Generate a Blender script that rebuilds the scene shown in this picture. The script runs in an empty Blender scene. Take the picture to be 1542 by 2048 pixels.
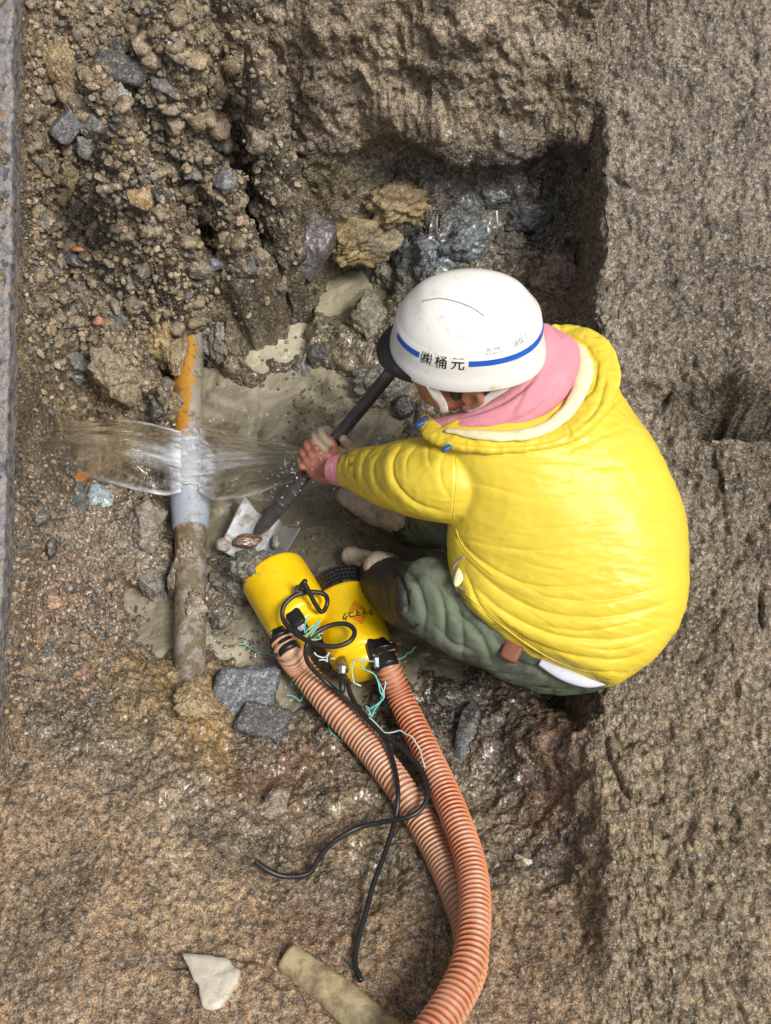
import bpy, bmesh, math, random
import numpy as np
from mathutils import Vector, Matrix

random.seed(7)
rng = np.random.default_rng(11)
S = bpy.context.scene
COL = S.collection
R = math.radians

# ------------------------------------------------------------------ camera, world, sun, exposure
CAM = np.array([0.0, -1.162, 2.59])
PITCH = R(65)
FPX = 2200.0                                    # focal length in photo pixels (1542 x 2048)
FW = np.array([0.0, math.cos(PITCH), -math.sin(PITCH)])
UP = np.array([0.0, math.sin(PITCH), math.cos(PITCH)])
RT = np.array([1.0, 0.0, 0.0])
cam_d = bpy.data.cameras.new('camera')
cam_d.sensor_fit = 'VERTICAL'
cam_d.sensor_height = 36.0
cam_d.sensor_width = 36.0
cam_d.lens = 36.0 * FPX / 2048.0
cam_d.clip_start = 0.05
cam_d.clip_end = 300
cam = bpy.data.objects.new('camera', cam_d)
COL.objects.link(cam)
cam.location = CAM
cam.rotation_euler = (R(90) - PITCH, 0, 0)
S.camera = cam

SUN_EL, SUN_AZ = R(60), R(118)                   # azimuth measured from +y towards +x
w = bpy.data.worlds.new('World')
S.world = w
w.use_nodes = True
nt = w.node_tree
bgn = nt.nodes['Background']
sky = nt.nodes.new('ShaderNodeTexSky')
sky.sky_type = 'NISHITA'
sky.sun_disc = False
sky.sun_elevation = SUN_EL
sky.sun_rotation = SUN_AZ
sky.dust_density = 4.0
sky.ozone_density = 1.0
hs = nt.nodes.new('ShaderNodeHueSaturation')
hs.inputs['Saturation'].default_value = 0.28
nt.links.new(sky.outputs[0], hs.inputs['Color'])
nt.links.new(hs.outputs[0], bgn.inputs['Color'])
bgn.inputs['Strength'].default_value = 0.075
sun_d = bpy.data.lights.new('sun', 'SUN')
sun_d.energy = 2.4
sun_d.angle = R(18)
sun_d.color = (1.0, 0.95, 0.88)
sun = bpy.data.objects.new('sun', sun_d)
COL.objects.link(sun)
sdir = Vector((math.sin(SUN_AZ) * math.cos(SUN_EL), math.cos(SUN_AZ) * math.cos(SUN_EL), math.sin(SUN_EL)))
sun.rotation_euler = sdir.to_track_quat('Z', 'Y').to_euler()
sun.location = (2, 2, 4)
S.view_settings.view_transform = 'Standard'
S.view_settings.look = 'None'
S.view_settings.gamma = 1.0
S.view_settings.use_curve_mapping = False
S.view_settings.exposure = 0.6
S.cycles.max_bounces = 8
S.cycles.transmission_bounces = 8


# ------------------------------------------------------------------ geometry of the view: a pixel of the photo at a known height
def W(px, py, z):
    d = FW * FPX + RT * (px - 771.0) + UP * (1024.0 - py)
    t = (z - CAM[2]) / d[2]
    return CAM + d * t


def proj(V):
    q = np.asarray(V, float) - CAM
    dz = q @ FW
    return 771.0 + FPX * (q @ RT) / dz, 1024.0 - FPX * (q @ UP) / dz


# ------------------------------------------------------------------ noise
def _h(ix, iy, iz, seed):
    h = (ix.astype(np.uint32) * np.uint32(374761393) + iy.astype(np.uint32) * np.uint32(668265263)
         + iz.astype(np.uint32) * np.uint32(2147483647 & 1274126177) + np.uint32(seed * 974711 + 17))
    h = (h ^ (h >> np.uint32(13))) * np.uint32(1274126177)
    h = (h ^ (h >> np.uint32(16))) * np.uint32(2246822519)
    h = h ^ (h >> np.uint32(15))
    return h.astype(np.float32) * np.float32(1 / 4294967295.0)


def vnoise(P, seed=0):
    P = np.asarray(P, np.float32)
    i = np.floor(P).astype(np.int32)
    f = P - i
    u = f * f * f * (f * (f * 6 - 15) + 10)
    ix, iy, iz = i[:, 0], i[:, 1], i[:, 2]
    ux, uy, uz = u[:, 0], u[:, 1], u[:, 2]

    def L(a, b, t):
        return a + (b - a) * t
    x00 = L(_h(ix, iy, iz, seed), _h(ix + 1, iy, iz, seed), ux)
    x10 = L(_h(ix, iy + 1, iz, seed), _h(ix + 1, iy + 1, iz, seed), ux)
    x01 = L(_h(ix, iy, iz + 1, seed), _h(ix + 1, iy, iz + 1, seed), ux)
    x11 = L(_h(ix, iy + 1, iz + 1, seed), _h(ix + 1, iy + 1, iz + 1, seed), ux)
    return L(L(x00, x10, uy), L(x01, x11, uy), uz) * 2 - 1


def fbm(P, scale, octaves=4, seed=0, gain=0.5):
    P = np.asarray(P, np.float32) * scale
    a, s, n = 1.0, 0.0, 0.0
    for o in range(octaves):
        s = s + a * vnoise(P, seed + o * 7)
        n += a
        a *= gain
        P = P * 2.03 + 3.1
    return s / n


def cells(P, scale, seed=0):
    """distance to the nearest and second nearest feature point, and a random value of the nearest"""
    P = np.asarray(P, np.float32) * scale
    i = np.floor(P).astype(np.int32)
    f1 = np.full(len(P), 9.0, np.float32)
    f2 = np.full(len(P), 9.0, np.float32)
    idv = np.zeros(len(P), np.float32)
    for dx in (-1, 0, 1):
        for dy in (-1, 0, 1):
            for dz in (-1, 0, 1):
                c = i + np.array([dx, dy, dz], np.int32)
                a, b, d = c[:, 0], c[:, 1], c[:, 2]
                r1 = _h(a, b, d, seed)
                q0 = c[:, 0] + r1 - P[:, 0]
                q1 = c[:, 1] + _h(a, b, d, seed + 1) - P[:, 1]
                q2 = c[:, 2] + _h(a, b, d, seed + 2) - P[:, 2]
                dd = np.sqrt(q0 * q0 + q1 * q1 + q2 * q2)
                near = dd < f1
                f2 = np.where(near, f1, np.minimum(f2, dd))
                idv = np.where(near, r1, idv)
                f1 = np.where(near, dd, f1)
    return f1, f2, idv


def sstep(a, b, x):
    t = np.clip((x - a) / (b - a), 0, 1)
    return t * t * (3 - 2 * t)


# ------------------------------------------------------------------ object helpers
def empty(name, loc):
    o = bpy.data.objects.new(name, None)
    COL.objects.link(o)
    o.location = loc
    o.empty_display_size = 0.05
    return o


def world_org(o):
    p = Vector((0, 0, 0))
    while o is not None:
        p = p + o.location
        o = o.parent
    return np.array(p)


def raw_mesh(name, V, F):
    """F: array of quads or tris, or a list of such arrays"""
    me = bpy.data.meshes.new(name)
    Fs = [np.asarray(f, np.int32) for f in (F if isinstance(F, list) else [F]) if len(f)]
    V = np.asarray(V, np.float32)
    me.vertices.add(len(V))
    me.vertices.foreach_set('co', V.ravel())
    idx = np.concatenate([f.ravel() for f in Fs])
    tot = np.concatenate([np.full(len(f), f.shape[1], np.int32) for f in Fs])
    st = np.concatenate([[0], np.cumsum(tot)[:-1]]).astype(np.int32)
    me.loops.add(len(idx))
    me.loops.foreach_set('vertex_index', idx)
    me.polygons.add(len(tot))
    me.polygons.foreach_set('loop_start', st)
    me.polygons.foreach_set('loop_total', tot)
    me.update(calc_edges=True)
    return me


def mk(name, V, F, mat, parent=None, smooth=True, origin=None, attrs=None):
    V = np.asarray(V, float)
    org = np.array(origin, float) if origin is not None else (V.mean(0) if parent is None else world_org(parent))
    if parent is not None and origin is None:
        org = world_org(parent)
    me = raw_mesh(name, V - org, F)
    me.polygons.foreach_set('use_smooth', np.full(len(me.polygons), smooth))
    for k, a in (attrs or {}).items():
        a = np.asarray(a, np.float32)
        if a.ndim == 1:
            at = me.attributes.new(k, 'FLOAT', 'POINT')
            at.data.foreach_set('value', a)
        else:
            at = me.attributes.new(k, 'FLOAT_COLOR', 'POINT')
            at.data.foreach_set('color', np.concatenate([a, np.ones((len(a), 1), np.float32)], 1).ravel())
    me.materials.append(mat)
    o = bpy.data.objects.new(name, me)
    COL.objects.link(o)
    if parent is not None:
        o.parent = parent
        o.location = Vector(org - world_org(parent))
    else:
        o.location = org
    return o


def tag(o, label=None, cat=None, group=None, kind=None):
    if label:
        o['label'] = label
    if cat:
        o['category'] = cat
    if group:
        o['group'] = group
    if kind:
        o['kind'] = kind
    return o


class MB:
    """collects closed pieces of one mesh"""
    def __init__(self):
        self.V, self.Q, self.T, self.n = [], [], [], 0

    def add(self, V, Q=None, T=None):
        if Q is not None and len(Q):
            self.Q.append(np.asarray(Q) + self.n)
        if T is not None and len(T):
            self.T.append(np.asarray(T) + self.n)
        self.V.append(np.asarray(V, float))
        self.n += len(V)
        return self

    def arrays(self):
        return np.concatenate(self.V), [np.concatenate(x) for x in (self.Q, self.T) if x]

    def build(self, name, mat, parent=None, **k):
        V, F = self.arrays()
        return mk(name, V, F, mat, parent, **k)


def nrm(v):
    v = np.asarray(v, float)
    return v / max(np.linalg.norm(v), 1e-9)


def spline(pts, n):
    """Catmull-Rom through the rows of pts (any width), resampled evenly by length of the first three columns"""
    P = np.asarray(pts, float)
    P = np.vstack([2 * P[0] - P[1], P, 2 * P[-1] - P[-2]])
    out = []
    for i in range(1, len(P) - 2):
        t = np.linspace(0, 1, 40, endpoint=False)[:, None]
        a, b, c, d = P[i - 1], P[i], P[i + 1], P[i + 2]
        out.append(0.5 * (2 * b + (c - a) * t + (2 * a - 5 * b + 4 * c - d) * t ** 2 + (3 * b - a - 3 * c + d) * t ** 3))
    out = np.vstack(out + [P[-2][None]])
    s = np.concatenate([[0], np.cumsum(np.linalg.norm(np.diff(out[:, :3], axis=0), axis=1))])
    q = np.linspace(0, s[-1], n)
    return np.stack([np.interp(q, s, out[:, k]) for k in range(out.shape[1])], 1), q


def frames(P, upv=None):
    T = np.gradient(P, axis=0)
    T /= np.linalg.norm(T, axis=1)[:, None] + 1e-12
    N = np.zeros_like(T)
    u = np.array(upv, float) if upv is not None else (np.array([0, 0, 1.0]) if abs(T[0, 2]) < 0.9 else np.array([0, 1.0, 0]))
    for i in range(len(P)):
        n = u - T[i] * (u @ T[i])
        n /= np.linalg.norm(n) + 1e-12
        N[i] = n
        if upv is None:
            u = n
    return T, N, np.cross(T, N)


def tube(pts, rad, n=40, m=16, flat=1.0, upv=None, caps=True):
    """sweep of a round (or flattened along its up direction) section; rad: number, or one value per point"""
    P = np.asarray(pts, float)
    r = np.full(len(P), rad, float) if np.isscalar(rad) else np.asarray(rad, float)
    Q, s = spline(np.column_stack([P, r]), n)
    C, rr = Q[:, :3], np.maximum(Q[:, 3], 1e-4)
    T, N, B = frames(C, upv)
    th = np.linspace(0, 2 * math.pi, m, endpoint=False)
    V = (C[:, None] + rr[:, None, None] * (np.cos(th)[None, :, None] * B[:, None] + flat * np.sin(th)[None, :, None] * N[:, None])).reshape(-1, 3)
    i = np.arange(n - 1)[:, None] * m
    j = np.arange(m)[None]
    Qd = np.stack([i + j, i + (j + 1) % m, i + m + (j + 1) % m, i + m + j], -1).reshape(-1, 4)
    Tr = []
    if caps:
        V = np.vstack([V, C[0] - T[0] * rr[0] * 0.15, C[-1] + T[-1] * rr[-1] * 0.15])
        a, b = n * m, n * m + 1
        jj = np.arange(m)
        Tr = np.vstack([np.stack([np.full(m, a), (jj + 1) % m, jj], 1),
                        np.stack([np.full(m, b), (n - 1) * m + jj, (n - 1) * m + (jj + 1) % m], 1)])
    uv = (np.repeat(s, m), np.tile(th, n))
    return V, Qd, Tr, uv


_ico = {}


def ico(sub):
    if sub not in _ico:
        bm = bmesh.new()
        bmesh.ops.create_icosphere(bm, subdivisions=sub, radius=1.0)
        bm.verts.ensure_lookup_table()
        _ico[sub] = (np.array([v.co[:] for v in bm.verts]), np.array([[v.index for v in f.verts] for f in bm.faces]))
        bm.free()
    return _ico[sub]


def ellipsoid(c, rad, axes=None, sub=4):
    V, F = ico(sub)
    V = V * np.asarray(rad, float)
    if axes is not None:
        V = V @ np.asarray(axes)
    return V + np.asarray(c, float), F


def rbox(c, half, axes, bev=0.15):
    """rounded box as a super-ellipsoid of fairly flat sides"""
    V, F = ico(4)
    p = 1.0 / bev
    k = (np.abs(V) ** p).sum(1) ** (-1.0 / p)
    V = V * k[:, None] * np.asarray(half, float)
    return V @ np.asarray(axes) + np.asarray(c, float), F


def lathe(org, ax, nrm_, prof, m=40):
    """prof: list of (distance along the axis, radius)"""
    ax = nrm(ax)
    n = nrm(np.asarray(nrm_) - ax * (np.asarray(nrm_) @ ax))
    b = np.cross(ax, n)
    th = np.linspace(0, 2 * math.pi, m, endpoint=False)
    V = np.vstack([np.asarray(org) + ax * d + r * (np.cos(th)[:, None] * n + np.sin(th)[:, None] * b) for d, r in prof])
    k = len(prof)
    i = np.arange(k - 1)[:, None] * m
    j = np.arange(m)[None]
    Q = np.stack([i + j, i + (j + 1) % m, i + m + (j + 1) % m, i + m + j], -1).reshape(-1, 4)
    V = np.vstack([V, np.asarray(org) + ax * prof[0][0], np.asarray(org) + ax * prof[-1][0]])
    jj = np.arange(m)
    T = np.vstack([np.stack([np.full(m, k * m), (jj + 1) % m, jj], 1),
                   np.stack([np.full(m, k * m + 1), (k - 1) * m + jj, (k - 1) * m + (jj + 1) % m], 1)])
    return V, Q, T


def remesh(mb, vox, smooth=4, fac=0.5):
    """one continuous skin round overlapping pieces; returns verts, polygons (list), normals"""
    V, F = mb.arrays()
    me = raw_mesh('tmp', V, F)
    o = bpy.data.objects.new('tmp', me)
    COL.objects.link(o)
    md = o.modifiers.new('r', 'REMESH')
    md.mode = 'VOXEL'
    md.voxel_size = vox
    if smooth:
        ms = o.modifiers.new('s', 'SMOOTH')
        ms.iterations = smooth
        ms.factor = fac
    bpy.context.view_layer.update()
    dg = bpy.context.evaluated_depsgraph_get()
    e = bpy.data.meshes.new_from_object(o.evaluated_get(dg))
    n = len(e.vertices)
    A = np.zeros(n * 3, np.float32)
    e.vertices.foreach_get('co', A)
    N = np.zeros(n * 3, np.float32)
    e.vertices.foreach_get('normal', N)
    li = np.zeros(len(e.loops), np.int32)
    e.loops.foreach_get('vertex_index', li)
    lt = np.zeros(len(e.polygons), np.int32)
    e.polygons.foreach_get('loop_total', lt)
    st = np.concatenate([[0], np.cumsum(lt)[:-1]])
    Fs = [li[st[lt == k][:, None] + np.arange(k)] for k in np.unique(lt)]
    bpy.data.objects.remove(o)
    bpy.data.meshes.remove(e)
    bpy.data.meshes.remove(me)
    return A.reshape(-1, 3).astype(float), Fs, N.reshape(-1, 3).astype(float)


def poly_sd(px, py, pts):
    """signed distance in photo pixels to a polyline, and the position along it (0..1)"""
    pts = np.asarray(pts, float)
    best = np.full(len(px), 1e9)
    sg = np.zeros(len(px))
    pos = np.zeros(len(px))
    L = np.linalg.norm(np.diff(pts, axis=0), axis=1)
    acc = 0.0
    for k in range(len(pts) - 1):
        a, b = pts[k], pts[k + 1]
        d = b - a
        t = np.clip(((px - a[0]) * d[0] + (py - a[1]) * d[1]) / (d @ d), 0, 1)
        qx, qy = px - a[0] - t * d[0], py - a[1] - t * d[1]
        dist = np.hypot(qx, qy)
        m = dist < best
        best = np.where(m, dist, best)
        sg = np.where(m, np.sign(d[0] * qy - d[1] * qx), sg)
        pos = np.where(m, (acc + t * L[k]) / L.sum(), pos)
        acc += L[k]
    return best * sg, pos


def folds(V, N, lst):
    """press creases into a cloth along lines; each: (points, depth in metres, width in pixels)"""
    px, py = proj(V)
    D = np.zeros(len(V))
    face = np.clip((N @ -FW) * 2 + 0.4, 0, 1)
    for pts, a, wd in lst:
        q, _ = spline(np.column_stack([np.asarray(pts, float), np.zeros(len(pts))]), 24)
        d, pos = poly_sd(px, py, q[:, :2])
        env = np.sin(math.pi * np.clip(pos, 0.02, 0.98)) ** 0.6
        D += env * (-a * np.exp(-np.abs(d / (0.62 * wd)) ** 1.3) + 0.6 * a * np.exp(-((d - 1.8 * wd) / (1.9 * wd)) ** 2))
    return V + N * (D * face)[:, None]


# ------------------------------------------------------------------ materials
def new_mat(name):
    m = bpy.data.materials.new(name)
    m.use_nodes = True
    t = m.node_tree
    return m, t, t.nodes['Principled BSDF']


def nd(t, typ, **k):
    n = t.nodes.new(typ)
    for a, v in k.items():
        if a in n.inputs.keys():
            n.inputs[a].default_value = v
        else:
            setattr(n, a, v)
    return n


def ramp(t, src, stops):
    r = t.nodes.new('ShaderNodeValToRGB')
    e = r.color_ramp.elements
    while len(e) < len(stops):
        e.new(0.5)
    for el, (p, c) in zip(e, stops):
        el.position = p
        el.color = (c, c, c, 1) if np.isscalar(c) else (*c, 1)
    t.links.new(src, r.inputs[0])
    return r.outputs[0]


def mixc(t, a, b, fac, mode='MIX'):
    m = t.nodes.new('ShaderNodeMix')
    m.data_type = 'RGBA'
    m.blend_type = mode
    for sock, v in ((m.inputs[0], fac), (m.inputs[6], a), (m.inputs[7], b)):
        if hasattr(v, 'links') or isinstance(v, bpy.types.NodeSocket):
            t.links.new(v, sock)
        elif np.isscalar(v):
            sock.default_value = v
        else:
            sock.default_value = (*v, 1)
    return m.outputs[2]


def math_(t, op, a, b=0.0, clamp=False):
    m = t.nodes.new('ShaderNodeMath')
    m.operation = op
    m.use_clamp = clamp
    for sock, v in ((m.inputs[0], a), (m.inputs[1], b)):
        if isinstance(v, bpy.types.NodeSocket):
            t.links.new(v, sock)
        else:
            sock.default_value = v
    return m.outputs[0]


def tex(t, kind, scale, detail=2.0, rough=0.5, vec=None, **k):
    n = t.nodes.new('ShaderNodeTexNoise' if kind == 'noise' else 'ShaderNodeTexVoronoi')
    n.inputs['Scale'].default_value = scale
    if kind == 'noise':
        n.inputs['Detail'].default_value = detail
        n.inputs['Roughness'].default_value = rough
    for a, v in k.items():
        setattr(n, a, v)
    if vec is None:
        vec = t.nodes.new('ShaderNodeTexCoord').outputs['Object']
    t.links.new(vec, n.inputs['Vector'])
    return n


def bump(t, src, strength, dist, prev=None):
    b = t.nodes.new('ShaderNodeBump')
    b.inputs['Strength'].default_value = strength
    b.inputs['Distance'].default_value = dist
    t.links.new(src, b.inputs['Height'])
    if prev is not None:
        t.links.new(prev, b.inputs['Normal'])
    return b.outputs[0]


def soil_material(name, grain=1.0, mott=1.0):
    m, t, p = new_mat(name)
    co = t.nodes.new('ShaderNodeTexCoord').outputs['Object']
    a = nd(t, 'ShaderNodeAttribute', attribute_name='soil')
    wet = nd(t, 'ShaderNodeAttribute', attribute_name='wet')
    n1 = tex(t, 'noise', 14, 4, 0.6, co)
    n2 = tex(t, 'noise', 70, 4, 0.65, co)
    n3 = tex(t, 'noise', 330, 3, 0.7, co)
    v = tex(t, 'voronoi', 170, vec=co)
    v2 = tex(t, 'voronoi', 420, vec=co)
    c = mixc(t, a.outputs['Color'], ramp(t, n1.outputs[0], [(0.3, 0.58), (0.7, 1.3)]), mott, 'MULTIPLY')
    c = mixc(t, c, ramp(t, n2.outputs[0], [(0.38, 0.36), (0.5, 0.95), (0.62, 1.55)]), mott, 'MULTIPLY')
    c = mixc(t, c, ramp(t, n3.outputs[0], [(0.36, 0.42), (0.64, 1.65)]), 0.9, 'MULTIPLY')
    # grains of sand and grit of other colours
    bw = t.nodes.new('ShaderNodeSeparateColor')
    t.links.new(v.outputs['Color'], bw.inputs[0])
    grit = ramp(t, bw.outputs[1], [(0.0, (0.05, 0.05, 0.05)), (0.35, (0.17, 0.15, 0.12)), (0.7, (0.34, 0.28, 0.2)), (1.0, (0.55, 0.5, 0.43))])
    pick = ramp(t, bw.outputs[0], [(0.66, 0.0), (0.72, 0.55 * grain)])
    c = mixc(t, c, grit, pick)
    bw2 = t.nodes.new('ShaderNodeSeparateColor')
    t.links.new(v2.outputs['Color'], bw2.inputs[0])
    c = mixc(t, c, (0.55, 0.5, 0.42), ramp(t, bw2.outputs[0], [(0.94, 0.0), (0.96, 0.5 * grain)]))
    c = mixc(t, c, (0.02, 0.018, 0.015), ramp(t, bw2.outputs[1], [(0.86, 0.0), (0.9, 0.6)]))
    t.links.new(c, p.inputs['Base Color'])
    rg = t.nodes.new('ShaderNodeMapRange')
    t.links.new(wet.outputs['Fac'], rg.inputs[0])
    rg.inputs[3].default_value = 0.85
    rg.inputs[4].default_value = 0.22
    rr = math_(t, 'ADD', rg.outputs[0], math_(t, 'MULTIPLY', math_(t, 'SUBTRACT', n2.outputs[0], 0.5), 0.5), True)
    t.links.new(rr, p.inputs['Roughness'])
    ct = t.nodes.new('ShaderNodeMapRange')
    t.links.new(wet.outputs['Fac'], ct.inputs[0])
    ct.inputs[1].default_value = 0.4
    ct.inputs[2].default_value = 1.0
    ct.inputs[4].default_value = 0.55
    t.links.new(ct.outputs[0], p.inputs['Coat Weight'])
    p.inputs['Coat Roughness'].default_value = 0.16
    b = bump(t, n3.outputs[0], 0.7 * grain, 0.004)
    b = bump(t, v.outputs['Distance'], 0.5 * grain, 0.004, b)
    b = bump(t, n2.outputs[0], 0.5 * grain, 0.01, b)
    t.links.new(b, p.inputs['Normal'])
    return m


def simple(name, col, rough=0.5, metal=0.0, var=0.15, vscale=30, bumps=(), dirt=None, spec=0.5, coat=0.0):
    m, t, p = new_mat(name)
    co = t.nodes.new('ShaderNodeTexCoord').outputs['Object']
    n = tex(t, 'noise', vscale, 4, 0.6, co)
    c = mixc(t, col, ramp(t, n.outputs[0], [(0.3, 1 - var), (0.7, 1 + var)]), 1.0, 'MULTIPLY')
    r = None
    if dirt:
        dcol, amt, dsc = dirt
        dn = tex(t, 'noise', dsc, 6, 0.7, co)
        f = ramp(t, dn.outputs[0], [(0.62 - 0.3 * amt, 0.0), (0.78 - 0.3 * amt, 0.9)])
        c = mixc(t, c, dcol, f)
        r = math_(t, 'ADD', rough, math_(t, 'MULTIPLY', f, 0.85 - rough), True)
    t.links.new(c, p.inputs['Base Color'])
    p.inputs['Roughness'].default_value = rough
    if r is not None:
        t.links.new(r, p.inputs['Roughness'])
    p.inputs['Metallic'].default_value = metal
    p.inputs['Specular IOR Level'].default_value = spec
    p.inputs['Coat Weight'].default_value = coat
    b = None
    for sc, st, ds in bumps:
        b = bump(t, tex(t, 'noise', sc, 4, 0.6, co).outputs[0], st, ds, b)
    if b is not None:
        t.links.new(b, p.inputs['Normal'])
    return m


M = {}
M['soil'] = soil_material('wet_soil')
M['stone'] = soil_material('stone_surface', 0.55, 0.5)
M['grit'] = soil_material('grit_surface', 0.15, 0.12)
M['smooth_stone'] = simple('smooth_stone', (0.5, 0.46, 0.38), 0.7, 0, 0.2, 25, ((60, 0.4, 0.004), (300, 0.3, 0.002)), ((0.2, 0.15, 0.09), 0.25, 20))
MUD = (0.17, 0.13, 0.08)
M['yellow_cloth'] = simple('yellow_rain_cloth', (0.70, 0.535, 0.05), 0.4, 0, 0.08, 5, ((70, 0.12, 0.003), (1200, 0.1, 0.0004)), None, 0.4)
M['cream_cloth'] = simple('cream_lining_cloth', (0.72, 0.66, 0.42), 0.7, 0, 0.08, 20, ((45, 0.3, 0.006), (900, 0.15, 0.0006)))
M['pink_cloth'] = simple('pink_fleece_cloth', (0.62, 0.25, 0.30), 0.85, 0, 0.08, 30, ((28, 0.25, 0.008), (900, 0.3, 0.0008)))
M['olive_cloth'] = simple('olive_work_cloth', (0.115, 0.138, 0.09), 0.75, 0, 0.12, 18, ((60, 0.2, 0.004), (900, 0.3, 0.0006)), ((0.036, 0.038, 0.027), 0.5, 11))


def add_mud(m, col=(0.022, 0.02, 0.016)):
    t = m.node_tree
    p = t.nodes['Principled BSDF']
    a = nd(t, 'ShaderNodeAttribute', attribute_name='mud')
    n = tex(t, 'noise', 26, 5, 0.65)
    f = ramp(t, math_(t, 'ADD', math_(t, 'MULTIPLY', a.outputs['Fac'], 0.62), math_(t, 'SUBTRACT', n.outputs[0], 0.28)), [(0.48, 0.0), (0.56, 1.0)])
    for sock, v in ((p.inputs['Base Color'], col), (p.inputs['Roughness'], 0.6)):
        l = sock.links[0].from_socket if sock.links else sock.default_value
        if np.isscalar(v):
            t.links.new(math_(t, 'ADD', math_(t, 'MULTIPLY', l, math_(t, 'SUBTRACT', 1.0, f)), math_(t, 'MULTIPLY', f, v)), sock)
        else:
            t.links.new(mixc(t, l, v, f), sock)


add_mud(M['olive_cloth'])
add_mud(M['yellow_cloth'], (0.26, 0.19, 0.06))
M['boot'] = simple('muddy_cream_rubber', (0.5, 0.42, 0.31), 0.6, 0, 0.2, 30, ((70, 0.3, 0.004),), ((0.2, 0.16, 0.11), 0.4, 22))
M['glove'] = simple('cream_work_glove', (0.46, 0.38, 0.25), 0.85, 0, 0.15, 40, ((250, 0.5, 0.002),), ((0.25, 0.2, 0.13), 0.3, 40))
M['skin'] = simple('wet_reddened_skin', (0.40, 0.16, 0.105), 0.35, 0, 0.25, 60, ((160, 0.3, 0.002),))
M['hair'] = simple('black_hair', (0.012, 0.010, 0.009), 0.45, 0, 0.4, 200, ((400, 0.8, 0.003),))
M['white_shell'] = simple('scuffed_white_helmet_shell', (0.80, 0.79, 0.75), 0.28, 0, 0.03, 6, ((5, 0.08, 0.01),), ((0.55, 0.45, 0.32), 0.2, 34), 0.5, 0.1)
M['white_strap'] = simple('white_webbing', (0.7, 0.69, 0.66), 0.8, 0, 0.1, 60, ((500, 0.4, 0.001),))
M['white_cloth'] = simple('white_cloth', (0.52, 0.53, 0.60), 0.8, 0, 0.06, 30, ((60, 0.2, 0.004),))
M['leather'] = simple('brown_leather', (0.17, 0.055, 0.03), 0.6, 0, 0.25, 40, ((120, 0.3, 0.002),))
M['black_plastic'] = simple('black_plastic', (0.012, 0.012, 0.013), 0.35, 0, 0.3, 50, ((120, 0.2, 0.002),), ((0.09, 0.075, 0.055), 0.05, 40))
M['black_rubber'] = simple('black_cable_rubber', (0.014, 0.014, 0.016), 0.42, 0, 0.3, 60, (), ((0.08, 0.07, 0.055), 0.05, 45))
M['blue_print'] = simple('blue_print', (0.012, 0.10, 0.48), 0.35)
M['black_print'] = simple('black_print', (0.015, 0.015, 0.017), 0.4)
M['grey_print'] = simple('faded_grey_print', (0.36, 0.36, 0.37), 0.5)
M['vent'] = simple('dark_slot', (0.36, 0.35, 0.33), 0.6)
M['red_print'] = simple('red_print', (0.72, 0.13, 0.012), 0.4)
M['blue_plastic'] = simple('blue_plastic_toggle', (0.02, 0.07, 0.22), 0.35)
M['yellow_paint'] = simple('yellow_pump_paint', (0.90, 0.58, 0.004), 0.28, 0, 0.06, 20, ((14, 0.12, 0.01),), ((0.22, 0.15, 0.055), 0.06, 30), 0.5, 0.15)
M['steel'] = simple('worn_steel', (0.38, 0.36, 0.32), 0.35, 0.9, 0.25, 60, ((90, 0.2, 0.002),))
M['blade_steel'] = simple('muddy_shovel_steel', (0.17, 0.18, 0.19), 0.45, 0.35, 0.35, 26, ((45, 0.25, 0.004),), ((0.22, 0.18, 0.12), 0.42, 22))
M['black_steel'] = simple('black_coated_shaft', (0.07, 0.062, 0.062), 0.33, 0, 0.3, 40, ((60, 0.15, 0.002),), ((0.24, 0.23, 0.24), 0.2, 26))
M['grey_label'] = simple('pale_sticker', (0.5, 0.53, 0.58), 0.4, 0, 0.25, 90)
M['twine'] = simple('turquoise_twine', (0.13, 0.52, 0.46), 0.6, 0, 0.3, 120, ((600, 0.5, 0.001),))
M['pale_twine'] = simple('pale_twine', (0.5, 0.62, 0.58), 0.6, 0, 0.25, 120)
M['pale_wood'] = simple('weathered_pale_wood', (0.42, 0.35, 0.2), 0.8, 0, 0.3, 18, ((50, 0.5, 0.006), (220, 0.4, 0.002)), ((0.2, 0.145, 0.08), 0.55, 16))
M['rust'] = simple('orange_rust', (0.42, 0.17, 0.03), 0.8, 0, 0.4, 60, ((120, 0.5, 0.003),))

# ------------------------------------------------------------------ the ground: one sheet, with the trench dug into it
def rbf(cp, c=0.05, lam=1e-4):
    P = np.array([W(x, y, z) for x, y, z in cp])
    A, z = P[:, :2], P[:, 2]
    n = len(A)

    def phi(X):
        return np.sqrt(((X[:, None] - A[None]) ** 2).sum(-1) + c * c)
    K = np.zeros((n + 3, n + 3))
    K[:n, :n] = -phi(A) + lam * np.eye(n)
    K[:n, n] = 1
    K[:n, n + 1:] = A
    K[n, :n] = 1
    K[n + 1:, :n] = A.T
    sol = np.linalg.solve(K, np.concatenate([z, [0, 0, 0]]))

    def f(X):
        out = np.empty(len(X))
        for i in range(0, len(X), 20000):
            x = X[i:i + 20000]
            out[i:i + 20000] = -phi(x) @ sol[:n] + sol[n] + x @ sol[n + 1:]
        return out
    return f


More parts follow.
